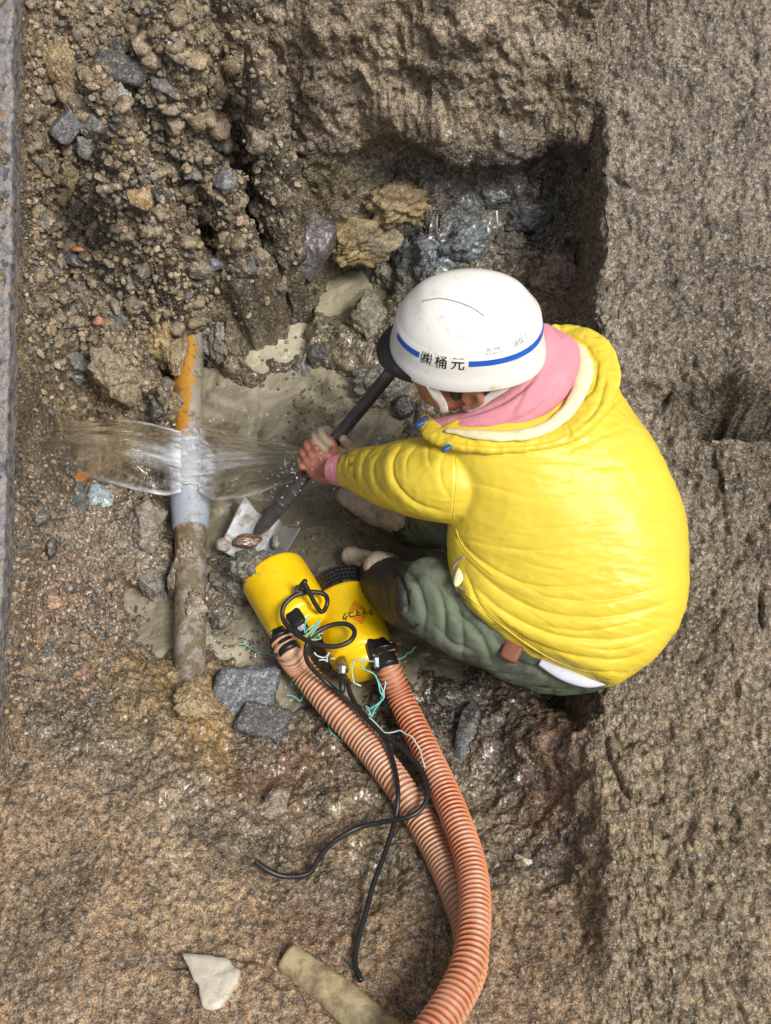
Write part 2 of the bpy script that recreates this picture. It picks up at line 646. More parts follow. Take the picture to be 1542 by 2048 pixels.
PIT = [
    (60, 20, .79), (300, 20, .81), (480, 20, .82), (60, 200, .62), (200, 200, .665), (400, 200, .665), (500, 200, .66),
    (60, 400, .43), (250, 400, .49), (450, 400, .47), (520, 330, .51), (600, 340, .42), (660, 350, .33), (570, 430, .17), (80, 600, .28), (250, 600, .31), (380, 600, .24), (390, 500, .39), (340, 560, .36), (470, 460, .33), (520, 520, .06), (475, 610, .03), (570, 510, .03),
    (530, 560, .0), (90, 740, .15), (250, 720, .24), (320, 780, .17), (300, 820, .07), (430, 640, .13), (420, 720, .0), (100, 880, .07), (200, 860, .03), (250, 900, .04),
    (300, 960, .04), (30, 950, .16), (30, 1100, .17), (150, 1050, .1), (270, 1050, .07), (300, 1120, .05), (60, 1250, .16),
    (200, 1300, .08), (280, 1280, .02), (330, 1200, -.02), (380, 700, .06), (380, 900, -.03), (380, 1100, -.03), (380, 1250, -.01), (385, 1395, .125),
    (520, 620, -.03), (560, 760, -.03), (480, 800, -.03), (680, 760, -.03), (640, 1050, -.03), (730, 1040, -.03), (770, 860, -.005),
    (460, 1180, .01), (470, 1290, -.02), (600, 1400, .0), (540, 1420, .03), (600, 480, .04), (680, 640, .03), (720, 480, .09),
    (850, 520, .15), (1000, 480, .19), (1100, 560, .18), (850, 390, .26), (1000, 350, .31), (1100, 400, .27), (700, 390, .25), (1165, 300, .46), (1110, 330, .36), (1050, 330, .33), (1168, 450, .33), (1168, 600, .33), (1105, 600, .19), (1090, 470, .23), (1168, 760, .30), (1168, 900, .20), (1165, 1450, .20), (1172, 1600, .25), (640, 560, .02), (690, 690, .05), (770, 620, .07), (600, 720, .01), (440, 720, .03), (470, 1130, .03), (500, 1200, .0), (420, 1180, .03),
    (1140, 620, .1), (1140, 900, .06), (900, 800, .04), (950, 1100, .0), (850, 1100, -.01), (1050, 1420, .06), (900, 1400, .01), (830, 1350, .0),
    (1000, 1600, .1), (1100, 1560, .17), (1160, 1450, .12), (1130, 1700, .21), (500, 1500, .09), (700, 1500, .06), (450, 1450, .11), (300, 1400, .14),
    (100, 1400, .19), (600, 1650, .15), (800, 1700, .18), (400, 1600, .2), (200, 1600, .25), (0, 1700, .31), (300, 1800, .3),
    (600, 1850, .28), (900, 1850, .28), (1050, 1750, .21), (1100, 1900, .3), (0, 2040, .4), (400, 2040, .38), (800, 2040, .37), (1200, 2040, .36)]
BENCH = [
    (1220, 10, .74), (1540, 10, .76), (1220, 300, .58), (1500, 300, .60), (1220, 560, .51), (1500, 560, .54), (1220, 760, .45), (1380, 770, .45),
    (1500, 780, .47), (1240, 850, .36), (1400, 880, .36), (1540, 890, .38), (1300, 1000, .29), (1500, 1000, .34),
    (1250, 1400, .27), (1500, 1400, .32), (1300, 1700, .33), (1500, 1700, .37), (1300, 2040, .38), (1540, 2040, .41)]
EDGE = np.array([W(1197, y, z) for y, z in ((0, .74), (300, .58), (560, .51), (760, .45), (850, .36), (1000, .29), (1400, .27), (1700, .3), (2040, .36))])
EDGE = EDGE[np.argsort(EDGE[:, 1])]
pit_f, bench_f = rbf(PIT), rbf(BENCH)


def road_z(y):
    return np.where(y > 0, 0.5 + 0.47 * y, 0.5 + 0.2 * y)


def grow(a, b, d0, k=1.18):
    out, d = [a], d0
    sg = 1 if b > a else -1
    while (b - out[-1]) * sg > 0:
        out.append(out[-1] + sg * d)
        d *= k
    return np.array(out[1:])


D0 = 0.0033
xs = np.concatenate([grow(-0.86, -40, D0)[::-1], np.arange(-0.86, 0.43, D0), np.arange(0.43, 0.54, 0.0013), np.arange(0.54, 0.93, 0.0036), grow(0.93, 40, 0.004)])
ys = np.concatenate([grow(-1.24, -40, D0)[::-1], np.arange(-1.24, 0.8, D0), np.arange(0.8, 1.03, 0.0009), np.arange(1.03, 1.4, 0.006), grow(1.4, 40, 0.007)])
nx, ny = len(xs), len(ys)
X, Y = np.meshgrid(xs, ys)
XY = np.stack([X.ravel(), Y.ravel()], 1)
Xc = np.stack([np.clip(XY[:, 0], -1.0, 1.0), np.clip(XY[:, 1], -1.25, 1.3)], 1)
P3 = np.column_stack([XY, np.zeros(len(XY))])
big = fbm(P3, 4.0, 4, 3)
mid = fbm(P3, 14.0, 4, 5)
zp = pit_f(Xc)
zb = bench_f(Xc)
ex = np.interp(XY[:, 1], EDGE[:, 1], EDGE[:, 0]) + 0.022 * fbm(P3, 8, 4, 21) + 0.010 * mid
eb = sstep(-0.035, 0.022, XY[:, 0] - ex)
# the far wall of the trench
xx = XY[:, 0]
top = np.minimum(0.5 + 0.52 * XY[:, 1], 1.1) + 0.01 * mid
yw = 0.862 + 0.26 * (1 - sstep(-0.46, -0.33, xx)) + 0.03 * fbm(np.column_stack([xx, 0 * xx, 0 * xx]), 7, 3, 33)
soft = np.where(xx < -0.2, 0.24, 0.05) + sstep(-0.36, -0.16, xx) * 0
soft = 0.24 + (0.18 - 0.24) * sstep(-0.46, -0.30, xx)
ft = np.sin(np.clip((XY[:, 1] - yw + 0.057) / soft, 0, 1) * math.pi / 2) ** 0.75
zp = np.where(XY[:, 1] > 0.6, np.minimum(zp, 1.0), zp)
z = zp * (1 - ft) + np.maximum(top, zp) * ft
z = z * (1 - eb) + np.maximum(zb, np.where(XY[:, 1] < -0.75, z, -1)) * eb
# the trench side under the road edge
rz = road_z(XY[:, 1]) - 0.012
lb = 1 - sstep(-0.835, -0.788 + 0.012 * mid, xx + np.interp(XY[:, 1], [-.45, -.2, 0, .25, .9], [-.004, .006, .016, .010, 0]))
z = z * (1 - lb) + rz * lb
G = np.column_stack([XY, z])
far = (np.abs(XY[:, 0]) > 1.1) | (XY[:, 1] > 1.6) | (XY[:, 1] < -1.5)
# overhang: the base of the far wall is washed out under its lip
lipz = 0.49 + 0.035 * fbm(np.column_stack([xx, 0 * xx, 0 * xx]), 11, 3, 44) - 0.05 * sstep(0.1, -0.2, xx) - 0.06 * np.exp(-((xx - .27) / .09) ** 2) + 0.02 * np.exp(-((xx - .05) / .06) ** 2)
A = 0.075 * sstep(-0.16, 0.04, xx) * (1 - sstep(0.44, 0.49, xx))
hh = (G[:, 2] - 0.20) / (lipz - 0.20)
g = np.where((hh > 0) & (hh < 1), np.sin(math.pi * np.clip(hh, 0, 1) ** 1.3) ** 0.8, 0) * (XY[:, 1] > 0.70) * (XY[:, 1] < 1.3)
G[:, 1] += A * g * sstep(0.70, 0.84, XY[:, 1])
# a lip that stands forward above it
G[:, 1] -= 0.03 * sstep(-0.2, 0.1, xx) * np.exp(-((G[:, 2] - lipz - 0.05) / 0.06) ** 2) * (XY[:, 1] > 0.78) * (XY[:, 1] < 1.0) * (1 - eb)

px, py = proj(G)
# the washed-out hollow and the dark break in the right bank
slot = 0.27 * np.exp(-np.abs((py - 836 + 14 * mid + 10 * big) / 25) ** 3) * sstep(1385, 1450, px) + 0.05 * np.exp(-((px - 1340) / 95) ** 2 - ((py - 815) / 38) ** 2)
slot += 0.03 * np.exp(-np.abs((py - 905 + 20 * mid) / 9) ** 2) * sstep(1250, 1330, px) * sstep(.0, .25, big + .1)
G[:, 2] -= slot * eb
G[:, 2] += 0.075 * eb * np.exp(-((py - 790 + 12 * mid) / 24) ** 2) * sstep(1425, 1460, px)


def zone(x, y, rx, ry, soft_=1.0):
    return np.exp(-(((px - x) / rx) ** 2 + ((py - y) / ry) ** 2) * soft_)


rub = np.clip(zone(280, 330, 330, 330) + zone(200, 620, 190, 170) + zone(440, 520, 120, 170), 0, 1)
rub = sstep(0.25, 0.6, rub) * (py < 860) * (1 - 0.85 * sstep(320, 345, px) * sstep(440, 415, px) * sstep(620, 660, py))
lrub = sstep(0.25, 0.6, zone(150, 1180, 170, 170)) + 0.8 * sstep(0.3, 0.6, zone(450, 1150, 60, 120))
wallm = sstep(0.3, 0.7, zone(860, 140, 380, 180)) * (py < 330)
near = sstep(0, 160, py - (1370 + np.maximum(0, px) * 0.62)) * (px < 760) + sstep(1760, 1850, py) * (px >= 760)
near = np.clip(near + eb, 0, 1)
cav = sstep(0.3, 0.7, zone(940, 480, 270, 230))


def grid_normals(Gv):
    g = Gv.reshape(ny, nx, 3)
    a = np.gradient(g, axis=1)
    b = np.gradient(g, axis=0)
    n = np.cross(a, b).reshape(-1, 3)
    return n / (np.linalg.norm(n, axis=1)[:, None] + 1e-12)


Nn = grid_normals(G)
vis = ~far
Q = G[vis]
rv, lv, wv, nv, cv = rub[vis], np.clip(lrub, 0, 1)[vis], wallm[vis], near[vis], cav[vis]
f1a, f2a, ia = cells(Q + 0.02 * np.column_stack([fbm(Q, 25, 2, 1), fbm(Q, 25, 2, 2), fbm(Q, 25, 2, 3)]), 17, 1)
f1b, f2b, ib = cells(Q, 42, 2)
f1c, f2c, ic = cells(Q, 110, 3)
clod = 0.034 * (0.72 - f1a) * (0.5 + ia) + 0.017 * (0.7 - f1b) * (0.3 + 1.1 * ib) + 0.006 * (0.7 - f1c)
n40, n120 = fbm(Q, 40, 3, 8), fbm(Q, 130, 3, 9)
base = 0.034 * fbm(Q, 9, 4, 10) + 0.020 * (0.62 - f1a) * (0.2 + ia) * (1 - nv) + 0.010 * n40 + 0.0045 * n120 + 0.0035 * (0.6 - f1c) + 0.013 * (0.65 - f1b) * sstep(0.35, 0.9, ib)
# hacked wall: diagonal tool marks and broken lumps
Qr = Q @ np.array([[0.8, 0.45, 0.0], [-0.4, 0.8, 0.3], [0.3, -0.3, 0.9]])
wallr = 0.045 * fbm(Q, 6, 3, 19) + 0.022 * (1 - np.abs(fbm(Qr * np.array([1.4, 0.5, 0.6]), 16, 4, 12)) * 2) + 0.016 * (0.7 - f1a) + 0.010 * (0.7 - f1b) + 0.004 * n120
streak = 0.014 * fbm(Q * np.array([1, 0.35, 0.6]), 16, 4, 14) + 0.008 * fbm(Q * np.array([1, 0.5, 1]), 95, 3, 15) + 0.010 * fbm(Q, 34, 3, 13)
crack = np.abs(fbm(Q * np.array([1, 0.4, 0.4]), 5.5, 3, 16))
streak -= 0.02 * np.exp(-(crack / 0.022) ** 2) * sstep(-0.05, 0.35, fbm(Q, 6, 3, 17)) - 0.010 * (0.7 - f1b) * (0.2 + ib)
cavr = 0.05 * fbm(Q, 8, 4, 18) + 0.030 * (0.65 - f1a) * (0.3 + ia) + 0.012 * (0.7 - f1b) * (0.4 + ib) + 0.004 * n120 + 0.003 * (0.6 - f1c)
d = base
d = d * (1 - np.clip(rv + lv * 0.6, 0, 1)) + np.clip(rv + lv * 0.6, 0, 1) * (clod + 0.3 * base)
d = d * (1 - wv) + wv * wallr
d = d * (1 - cv) + cv * cavr
d = d * (1 - nv) + nv * streak * np.where(Q[:, 0] < 0.45, 0.65, 1.0)
# keep the bed smooth under water
d *= np.where(Q[:, 2] < 0.0, 0.75, 1.0)
# fade on the strip beside the road
G[vis] = Q + Nn[vis] * d[:, None]

# pools of slurry
pmk = np.zeros(len(G))
for cx_, cy_, ax_, ay_ in ((545, 640, 85, 110), (610, 800, 95, 95), (650, 1050, 150, 85), (485, 1290, 75, 42), (432, 765, 34, 50), (620, 425, 26, 22), (560, 1240, 60, 60), (262, 1195, 34, 44), (770, 1010, 60, 60)):
    pmk = np.maximum(pmk, zone(cx_, cy_, ax_, ay_))
pmk = sstep(0.33, 0.62, pmk + 0.16 * mid + 0.1 * big) * (1 - eb)
lift = np.where(py < 480, .16, 0.0)
G[:, 2] = G[:, 2] * (1 - pmk) + np.minimum(G[:, 2], -0.016 + 0.035 * fbm(P3, 22, 3, 88)) * pmk

# soils of different colours
soil = np.tile(np.array([0.205, 0.168, 0.118]), (len(G), 1))


def tint(wt, c):
    global soil
    wt = np.clip(wt, 0, 1)[:, None]
    soil = soil * (1 - wt) + np.array(c) * wt


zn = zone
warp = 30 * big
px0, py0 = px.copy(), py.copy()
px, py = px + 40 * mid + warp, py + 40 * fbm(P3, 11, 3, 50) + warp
tint(1.2 * zn(280, 330, 330, 330), (0.18, 0.14, 0.088))
tint(0.8 * zn(120, 560, 90, 160), (0.12, 0.105, 0.085))
tint(0.6 * zn(470, 420, 90, 160), (0.20, 0.175, 0.14))
tint(1.1 * zn(860, 130, 380, 160), (0.31, 0.262, 0.195))
tint(0.5 * sstep(0, .3, fbm(P3 * np.array([1, 1, 0]) + np.column_stack([0 * z, 0 * z, z]), 7, 4, 79)) * (py < 300) * (px > 480), (0.15, 0.125, 0.09))
tint(0.9 * zn(560, 210, 110, 120), (0.265, 0.225, 0.19))
tint(0.5 * zn(1000, 60, 180, 60), (0.29, 0.25, 0.20))
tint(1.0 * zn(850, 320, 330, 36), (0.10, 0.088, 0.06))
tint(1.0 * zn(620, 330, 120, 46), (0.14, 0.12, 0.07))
tint(1.0 * zn(900, 450, 160, 80), (0.14, 0.19, 0.225))
tint(1.0 * zn(850, 510, 90, 60), (0.085, 0.155, 0.235))
tint(0.8 * zn(770, 600, 80, 50), (0.105, 0.155, 0.19))
tint(0.8 * zn(1080, 340, 90, 70), (0.095, 0.11, 0.13))
tint(0.9 * zn(1160, 400, 36, 120), (0.13, 0.095, 0.055))
tint(0.9 * zn(1110, 590, 80, 100), (0.18, 0.115, 0.082))
tint(0.9 * zn(740, 620, 90, 120), (0.15, 0.14, 0.10))
tint(0.8 * zn(560, 700, 170, 190), (0.17, 0.15, 0.09))
tint(0.9 * zn(80, 700, 60, 110), (0.20, 0.17, 0.10))
tint(0.9 * zn(210, 890, 190, 80), (0.29, 0.235, 0.12))
tint(0.8 * zn(60, 1020, 90, 110), (0.245, 0.205, 0.155))
tint(0.8 * zn(110, 1230, 110, 90), (0.25, 0.165, 0.105))
tint(0.8 * zn(280, 1060, 110, 110), (0.21, 0.18, 0.145))
tint(1.0 * zn(300, 1350, 120, 90), (0.30, 0.215, 0.09))
tint(1.0 * zn(415, 1450, 80, 80), (0.37, 0.255, 0.10))
tint(1.0 * zn(590, 1540, 180, 60), (0.20, 0.112, 0.058))
tint(0.6 * zn(860, 1680, 110, 80), (0.19, 0.13, 0.085))
tint(0.7 * zn(30, 1560, 40, 200), (0.12, 0.095, 0.065))
tint(0.8 * zn(640, 1660, 140, 70), (0.29, 0.21, 0.13))
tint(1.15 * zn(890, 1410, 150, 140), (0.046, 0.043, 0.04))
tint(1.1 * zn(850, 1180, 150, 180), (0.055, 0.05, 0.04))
tint(0.8 * zn(450, 1180, 90, 130), (0.12, 0.11, 0.085))
tint(0.8 * zn(640, 1420, 110, 60), (0.12, 0.09, 0.06))
tint(0.7 * zn(1000, 1600, 90, 130), (0.20, 0.175, 0.13))
tint(1.0 * zn(1110, 1570, 70, 190), (0.27, 0.15, 0.10))
tint(0.65 * sstep(0.02, 0.3, fbm(P3, 7, 4, 83)) * (1 - eb) * (py0 > 300) * (py0 < 1750), (0.085, 0.075, 0.058))
px, py = px0, py0
tint(near * (px < 1195) * (py > 1200), (0.295, 0.212, 0.14))
tint(eb * (1 - 0.4 * sstep(900, 1300, py)), (0.215, 0.192, 0.168))
tint(0.8 * sstep(-.05, .3, fbm(P3, 5, 3, 77)) * eb, (0.13, 0.112, 0.09))
tint(0.9 * zone(340, 1730, 36, 130) + 0.7 * zone(420, 1820, 40, 50), (0.42, 0.34, 0.23))
tint(0.7 * sstep(.0, .3, fbm(P3 * np.array([1, .5, 1]), 6, 4, 78)) * near * (px < 1195), (0.15, 0.11, 0.07))
tint(0.7 * zone(640, 1850, 160, 60), (0.27, 0.175, 0.115))
tint(0.5 * eb * sstep(1200, 1700, py), (0.29, 0.225, 0.13))
cdark = (crack < 0.02) & vis[vis]
shore = sstep(0.03, 0.004, G[:, 2]) * (1 - eb)
tint(0.7 * shore, (0.075, 0.066, 0.048))
soil = soil * np.array([0.95, 0.87, 0.755])
wetm = np.clip(0.58 + 0.5 * cav + 0.3 * sstep(1000, 1300, px * 0 + py) * (py < 1700) * (1 - near) + 0.4 * sstep(0.16, 0.02, G[:, 2]) - 0.3 * rub * (py < 500) - 0.35 * near + 0.25 * big, 0, 1)

ii = np.arange(ny - 1)[:, None] * nx
jj = np.arange(nx - 1)[None]
FQ = np.stack([ii + jj, ii + jj + 1, ii + nx + jj + 1, ii + nx + jj], -1).reshape(-1, 4)
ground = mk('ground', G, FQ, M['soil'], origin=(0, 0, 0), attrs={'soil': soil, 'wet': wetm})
tag(ground, 'brown excavated soil of the trench and its banks', None, None, 'structure')
bpy.context.view_layer.update()


def hit(pxl, pyl):
    """point and normal of the ground seen at a photo pixel"""
    dd = FW * FPX + RT * (pxl - 771.0) + UP * (1024.0 - pyl)
    ok, p, n, _ = ground.ray_cast(Vector(CAM), Vector(nrm(dd)))
    return (np.array(p), np.array(n)) if ok else (W(pxl, pyl, 0), np.array([0, 0, 1.0]))


def down(x, y):
    ok, p, n, _ = ground.ray_cast(Vector((x, y, 3)), Vector((0, 0, -1)))
    return (np.array(p), np.array(n)) if ok else (np.array([x, y, 0.0]), np.array([0, 0, 1.0]))


def mpp(P):
    """metres per photo pixel at a point"""
    return ((np.asarray(P) - CAM) @ FW) / FPX


# ------------------------------------------------------------------ muddy water lying in the trench
def water_material():
    m, t, p = new_mat('muddy_water')
    co = t.nodes.new('ShaderNodeTexCoord').outputs['Object']
    n = tex(t, 'noise', 7, 5, 0.6, co)
    n.inputs['Distortion'].default_value = 1.5
    mk_ = nd(t, 'ShaderNodeAttribute', attribute_name='milk_sheen')
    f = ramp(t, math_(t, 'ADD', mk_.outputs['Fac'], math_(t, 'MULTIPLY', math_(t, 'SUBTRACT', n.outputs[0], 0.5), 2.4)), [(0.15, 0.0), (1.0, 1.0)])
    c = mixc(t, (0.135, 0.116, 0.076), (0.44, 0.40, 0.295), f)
    t.links.new(c, p.inputs['Base Color'])
    p.inputs['Roughness'].default_value = 0.05
    p.inputs['IOR'].default_value = 1.5
    w1 = tex(t, 'noise', 26, 3, 0.5, co)
    w1.inputs['Distortion'].default_value = 0.8
    w2 = tex(t, 'noise', 85, 2, 0.5, co)
    v = tex(t, 'voronoi', 60, vec=co)
    bub = ramp(t, v.outputs['Distance'], [(0.0, 0.0), (0.16, 0.2), (0.2, 1.0), (0.26, 0.0)])
    b = bump(t, w1.outputs[0], 0.55, 0.016)
    b = bump(t, w2.outputs[0], 0.4, 0.004, b)
    b = bump(t, bub, 0.25, 0.002, b)
    t.links.new(b, p.inputs['Normal'])
    return m


M['water'] = water_material()
wx = np.arange(-0.78, 0.486, 0.006)
wy = np.arange(-0.5, 1.0, 0.006)
WX, WY = np.meshgrid(wx, wy)
WP = np.column_stack([WX.ravel(), WY.ravel(), np.zeros(WX.size)])
WP[:, 2] = 0.0045 * fbm(WP, 11, 3, 61) + 0.0028 * fbm(WP, 34, 3, 62)
i2 = np.arange(len(wy) - 1)[:, None] * len(wx)
j2 = np.arange(len(wx) - 1)[None]
WF = np.stack([i2 + j2, i2 + j2 + 1, i2 + len(wx) + j2 + 1, i2 + len(wx) + j2], -1).reshape(-1, 4)
wpx, wpy = proj(WP)


def wz(x, y, rx, ry):
    return np.exp(-((wpx - x) / rx) ** 2 - ((wpy - y) / ry) ** 2)


milk_sheen = np.clip(0.24 + 0.8 * wz(550, 640, 110, 130) + 0.35 * wz(500, 790, 100, 70) + 0.5 * wz(480, 1280, 90, 50) + 0.1 * wz(262, 1190, 50, 60) - 0.25 * wz(660, 1040, 150, 100) - 0.3 * wz(800, 1080, 120, 120), 0, 1)  # milky silt, with pale sky reflection painted in around the upper pool
tag(mk('water', WP, WF, M['water'], origin=(0, 0, 0), attrs={'milk_sheen': milk_sheen}), 'shallow muddy water covering the trench bottom', None, None, 'structure')


# ------------------------------------------------------------------ road surface along the left edge
def road_material():
    m, t, p = new_mat('worn_asphalt_aggregate')
    co = t.nodes.new('ShaderNodeTexCoord').outputs['Object']
    wn = tex(t, 'noise', 50, 3, 0.6, co)
    wv = mixc(t, co, wn.outputs['Color'], 0.03)
    v = tex(t, 'voronoi', 62, vec=wv)
    sc = t.nodes.new('ShaderNodeSeparateColor')
    t.links.new(v.outputs['Color'], sc.inputs[0])
    c = ramp(t, sc.outputs[0], [(0.0, (0.07, 0.07, 0.085)), (0.35, (0.14, 0.14, 0.165)), (0.6, (0.23, 0.215, 0.22)), (0.8, (0.30, 0.265, 0.235)), (1.0, (0.17, 0.17, 0.2))])
    n = tex(t, 'noise', 40, 5, 0.7, co)
    c = mixc(t, c, (0.30, 0.265, 0.235), ramp(t, n.outputs[0], [(0.45, 0.0), (0.58, 0.9)]))
    c = mixc(t, c, ramp(t, tex(t, 'noise', 240, 3, 0.6, co).outputs[0], [(0.3, 0.5), (0.7, 1.0)]), 1.0, 'MULTIPLY')
    t.links.new(c, p.inputs['Base Color'])
    p.inputs['Roughness'].default_value = 0.5
    b = bump(t, v.outputs['Distance'], 0.6, 0.006)
    b = bump(t, n.outputs[0], 0.5, 0.006, b)
    t.links.new(b, p.inputs['Normal'])
    return m


M['road'] = road_material()
ry = np.concatenate([np.linspace(-14, -1.0, 14), np.arange(-0.99, 2.0, 0.008), np.linspace(2.0, 14, 12)])
cols = np.concatenate([[0.0, 0.0], [0.0, 0.004], np.linspace(0.012, 0.25, 32), [0.6, 1.5, 4, 8]])
rows = []
SHX, SHY = [-.45, -.2, 0, .25, .9], [.014, .024, .034, .028, .018]
shift = np.interp(ry, SHX, SHY)
wob = -shift + 0.004 * fbm(np.column_stack([0 * ry, ry, 0 * ry]), 30, 3, 70) + 0.003 * fbm(np.column_stack([0 * ry, ry, 0 * ry]), 9, 2, 71)
for y_, wb in zip(ry, wob):
    zt = float(np.where(y_ > 1.28, 1.1016, road_z(np.array(y_))))
    for k, cx in enumerate(cols):
        dz = [-0.06, -0.012, -0.003, 0.0][k] if k < 4 else 0.0
        rows.append((-0.786 - cx + wb, y_, zt + dz))
RV = np.array(rows)
RV[:, 2] += 0.0016 * fbm(RV, 60, 3, 72) * (np.abs(RV[:, 1]) < 2.2)
nc = len(cols)
i3 = np.arange(len(ry) - 1)[:, None] * nc
j3 = np.arange(nc - 1)[None]
RF = np.stack([i3 + j3, i3 + nc + j3, i3 + nc + j3 + 1, i3 + j3 + 1], -1).reshape(-1, 4)
tag(mk('road', RV, RF, M['road'], origin=(0, 0, 0)), 'grey blue asphalt road surface at the trench edge', None, None, 'structure')


# ------------------------------------------------------------------ stones and clods
def stone_shape(seed, sub=3, facets=9, rough=0.1, lump=0.0, cut=0.72):
    V, F = ico(sub)
    g = np.random.default_rng(seed)
    r = np.ones(len(V))
    if facets:
        n = g.normal(size=(facets, 3))
        n /= np.linalg.norm(n, axis=1)[:, None]
        h = g.uniform(cut - 0.14, cut + 0.16, facets)
        dt = V @ n.T
        r = np.minimum(1.0, np.where(dt > 0.05, h / np.maximum(dt, 0.05), 9).min(1))
    off = g.uniform(-50, 50, 3)
    P = V * r[:, None] + off
    r = r * (1 + rough * fbm(P, 1.6, 4, seed % 97) + 0.4 * rough * fbm(P, 7, 3, seed % 89))
    if lump:
        f1, f2, i1 = cells(P, 2.6, seed % 83)
        f1b_, _, i2b = cells(P, 6.5, seed % 79)
        r = r + lump * (0.6 - f1) * (0.5 + i1) + lump * 0.5 * (0.6 - f1b_) * (0.3 + i2b) + lump * 0.35 * fbm(P, 14, 2, seed % 71)
    return V * r[:, None], F


def place_stone(name, pxy, rx, ry, col, label, cat, seed, rot=0.0, facets=9, rough=0.12, lump=0.0, sub=4, sink=0.42, wet=0.5, group=None, tall=None, block=0, mat=None, col2=None, zat=None, smooth=None):
    """a stone of the size it shows in the photo, lying on the ground where it is seen"""
    P, n = hit(*pxy)
    if zat is not None:
        P = W(pxy[0], pxy[1], zat)
    k = mpp(P)
    if lump:
        facets, rough = 12, rough + 0.12
    V, F = stone_shape(seed, sub, facets, rough, lump, 0.66 if lump else 0.72)
    if block:
        V, F = ico(sub)
        kk = (np.abs(V) ** 7).sum(1) ** (-1 / 7.0)
        V = V * kk[:, None]
        V = V + V * (0.10 * fbm(V + seed, 1.3, 4, seed) + 0.05 * fbm(V + seed, 5, 3, seed + 1))[:, None]
        V[:, 0] += 0.18 * V[:, 1]
    ext = V.max(0) - V.min(0)
    V = (V - (V.max(0) + V.min(0)) / 2) * (2 / ext)
    hz = (tall if tall is not None else min(rx, ry) * 0.8) * k
    V = V * np.array([rx * k, ry * k, hz])
    c, s_ = math.cos(rot), math.sin(rot)
    V = V @ np.array([[c, s_, 0], [-s_, c, 0], [0, 0, 1]])
    view = nrm(CAM - P)
    up = nrm(n * 0.5 + view)
    xa = nrm(np.cross(np.array([0, 1.0, 0]), up))
    ya = np.cross(up, xa)
    V = V @ np.array([xa, ya, up])
    org = P + up * hz * (1 - 2 * sink) * 0.6
    nv_ = len(V)
    cc = np.tile(np.array(col, float), (nv_, 1))
    if col2 is not None:
        wt = sstep(-0.1, 0.25, fbm(V, 1.2 / max(rx * k, 0.01), 3, seed))[:, None]
        cc = cc * (1 - wt) + np.array(col2) * wt
    cc *= (1 + 0.18 * fbm(V, 60, 2, seed + 3))[:, None]
    o = mk(name, V + org, F, mat or M['stone'], origin=org, attrs={'soil': np.clip(cc, 0, 1), 'wet': np.full(nv_, min(1.0, wet + .15))}, smooth=(lump > 0 or facets == 0) if smooth is None else smooth)
    tag(o, label, cat, group)
    return o


DK, GY, TAN, OCH = (0.045, 0.045, 0.05), (0.16, 0.155, 0.145), (0.24, 0.19, 0.115), (0.34, 0.245, 0.115)
MUDG = (0.15, 0.135, 0.11)
ps = place_stone
# rubble slope
ps('stone', (236, 142), 62, 30, (0.05, 0.048, 0.05), 'long dark grey stone slab lying high on the rubble slope', 'stone', 3, 0.12, 7, 0.08, tall=34, wet=.2, block=1, sink=.02)
ps('stone', (135, 246), 26, 40, (0.12, 0.125, 0.135), 'upright blue grey stone block beside the road edge', 'stone', 5, -0.15, 7, 0.1, block=1, sink=.08)
ps('stone', (275, 390), 26, 29, (0.42, 0.28, 0.11), 'rounded ochre yellow stone in the middle of the rubble slope', 'stone', 8, 0.3, 10, 0.1, col2=(0.3, 0.24, 0.17), sink=.05)
ps('soil_clod', (124, 145), 38, 66, (0.29, 0.21, 0.115), 'tall tan soil clod left of the long dark slab', 'clod', 9, 0.1, 0, 0.2, 0.22, 5, wet=.15)
ps('stone', (246, 188), 17, 11, (0.3, 0.31, 0.33), 'small light grey stone just below the long dark slab', 'stone', 12, 0.1, 8, sink=.0)
ps('stone', (342, 90), 10, 13, (0.5, 0.44, 0.35), 'small smooth cream pebble near the top of the slope', 'stone', 13, 0.2, 0, 0.06, sink=.0)
ps('stone', (430, 528), 16, 13, (0.2, 0.22, 0.27), 'blue grey oval stone on the lower right of the rubble', 'stone', 14, 0.3, 8, sink=.0)
ps('stone', (148, 518), 25, 15, (0.075, 0.075, 0.085), 'flat dark stone beside the orange brick chip', 'stone', 15, -0.3, 7, sink=.0)
ps('brick_chip', (155, 497), 15, 6, (0.5, 0.2, 0.08), 'thin orange brick chip above a flat dark stone', 'brick chip', 16, -0.2, 7, sink=.0)
ps('brick_chip', (196, 640), 12, 12, (0.42, 0.17, 0.10), 'small square red brick chip on the dark lower slope', 'brick chip', 17, 0.2, 6, sink=.0)
ps('stone', (245, 453), 16, 9, (0.45, 0.3, 0.23), 'pink angular stone chip below the ochre yellow stone', 'stone', 18, -0.2, 7, sink=.0)
ps('stone', (452, 323), 10, 9, (0.6, 0.57, 0.5), 'white round pebble left of two paler pebbles by the hollow', 'stone', 19, 0, 0, 0.08, sink=.0)
ps('stone', (491, 319), 8, 8, (0.5, 0.46, 0.4), 'tiny grey white pebble between the two larger white pebbles', 'stone', 20, 0, 0, 0.08, sink=.0)
ps('stone', (515, 334), 9, 14, (0.5, 0.38, 0.28), 'upright pinkish pebble at the left end of the dark hollow', 'stone', 21, -0.3, 8, sink=.0)
ps('stone', (480, 440), 13, 11, (0.33, 0.2, 0.16), 'reddish pebble on the right side of the rubble slope', 'stone', 22, 0, 9, sink=.0)
ps('stone', (450, 365), 24, 22, (0.15, 0.155, 0.16), 'grey stone right of the middle of the rubble slope', 'stone', 23, 0, 9, sink=.0)
ps('soil_clod', (420, 370), 34, 28, (0.27, 0.2, 0.12), 'brown clod with grey specks right of the ochre stone', 'clod', 24, 0, 0, 0.2, 0.2, wet=.2)
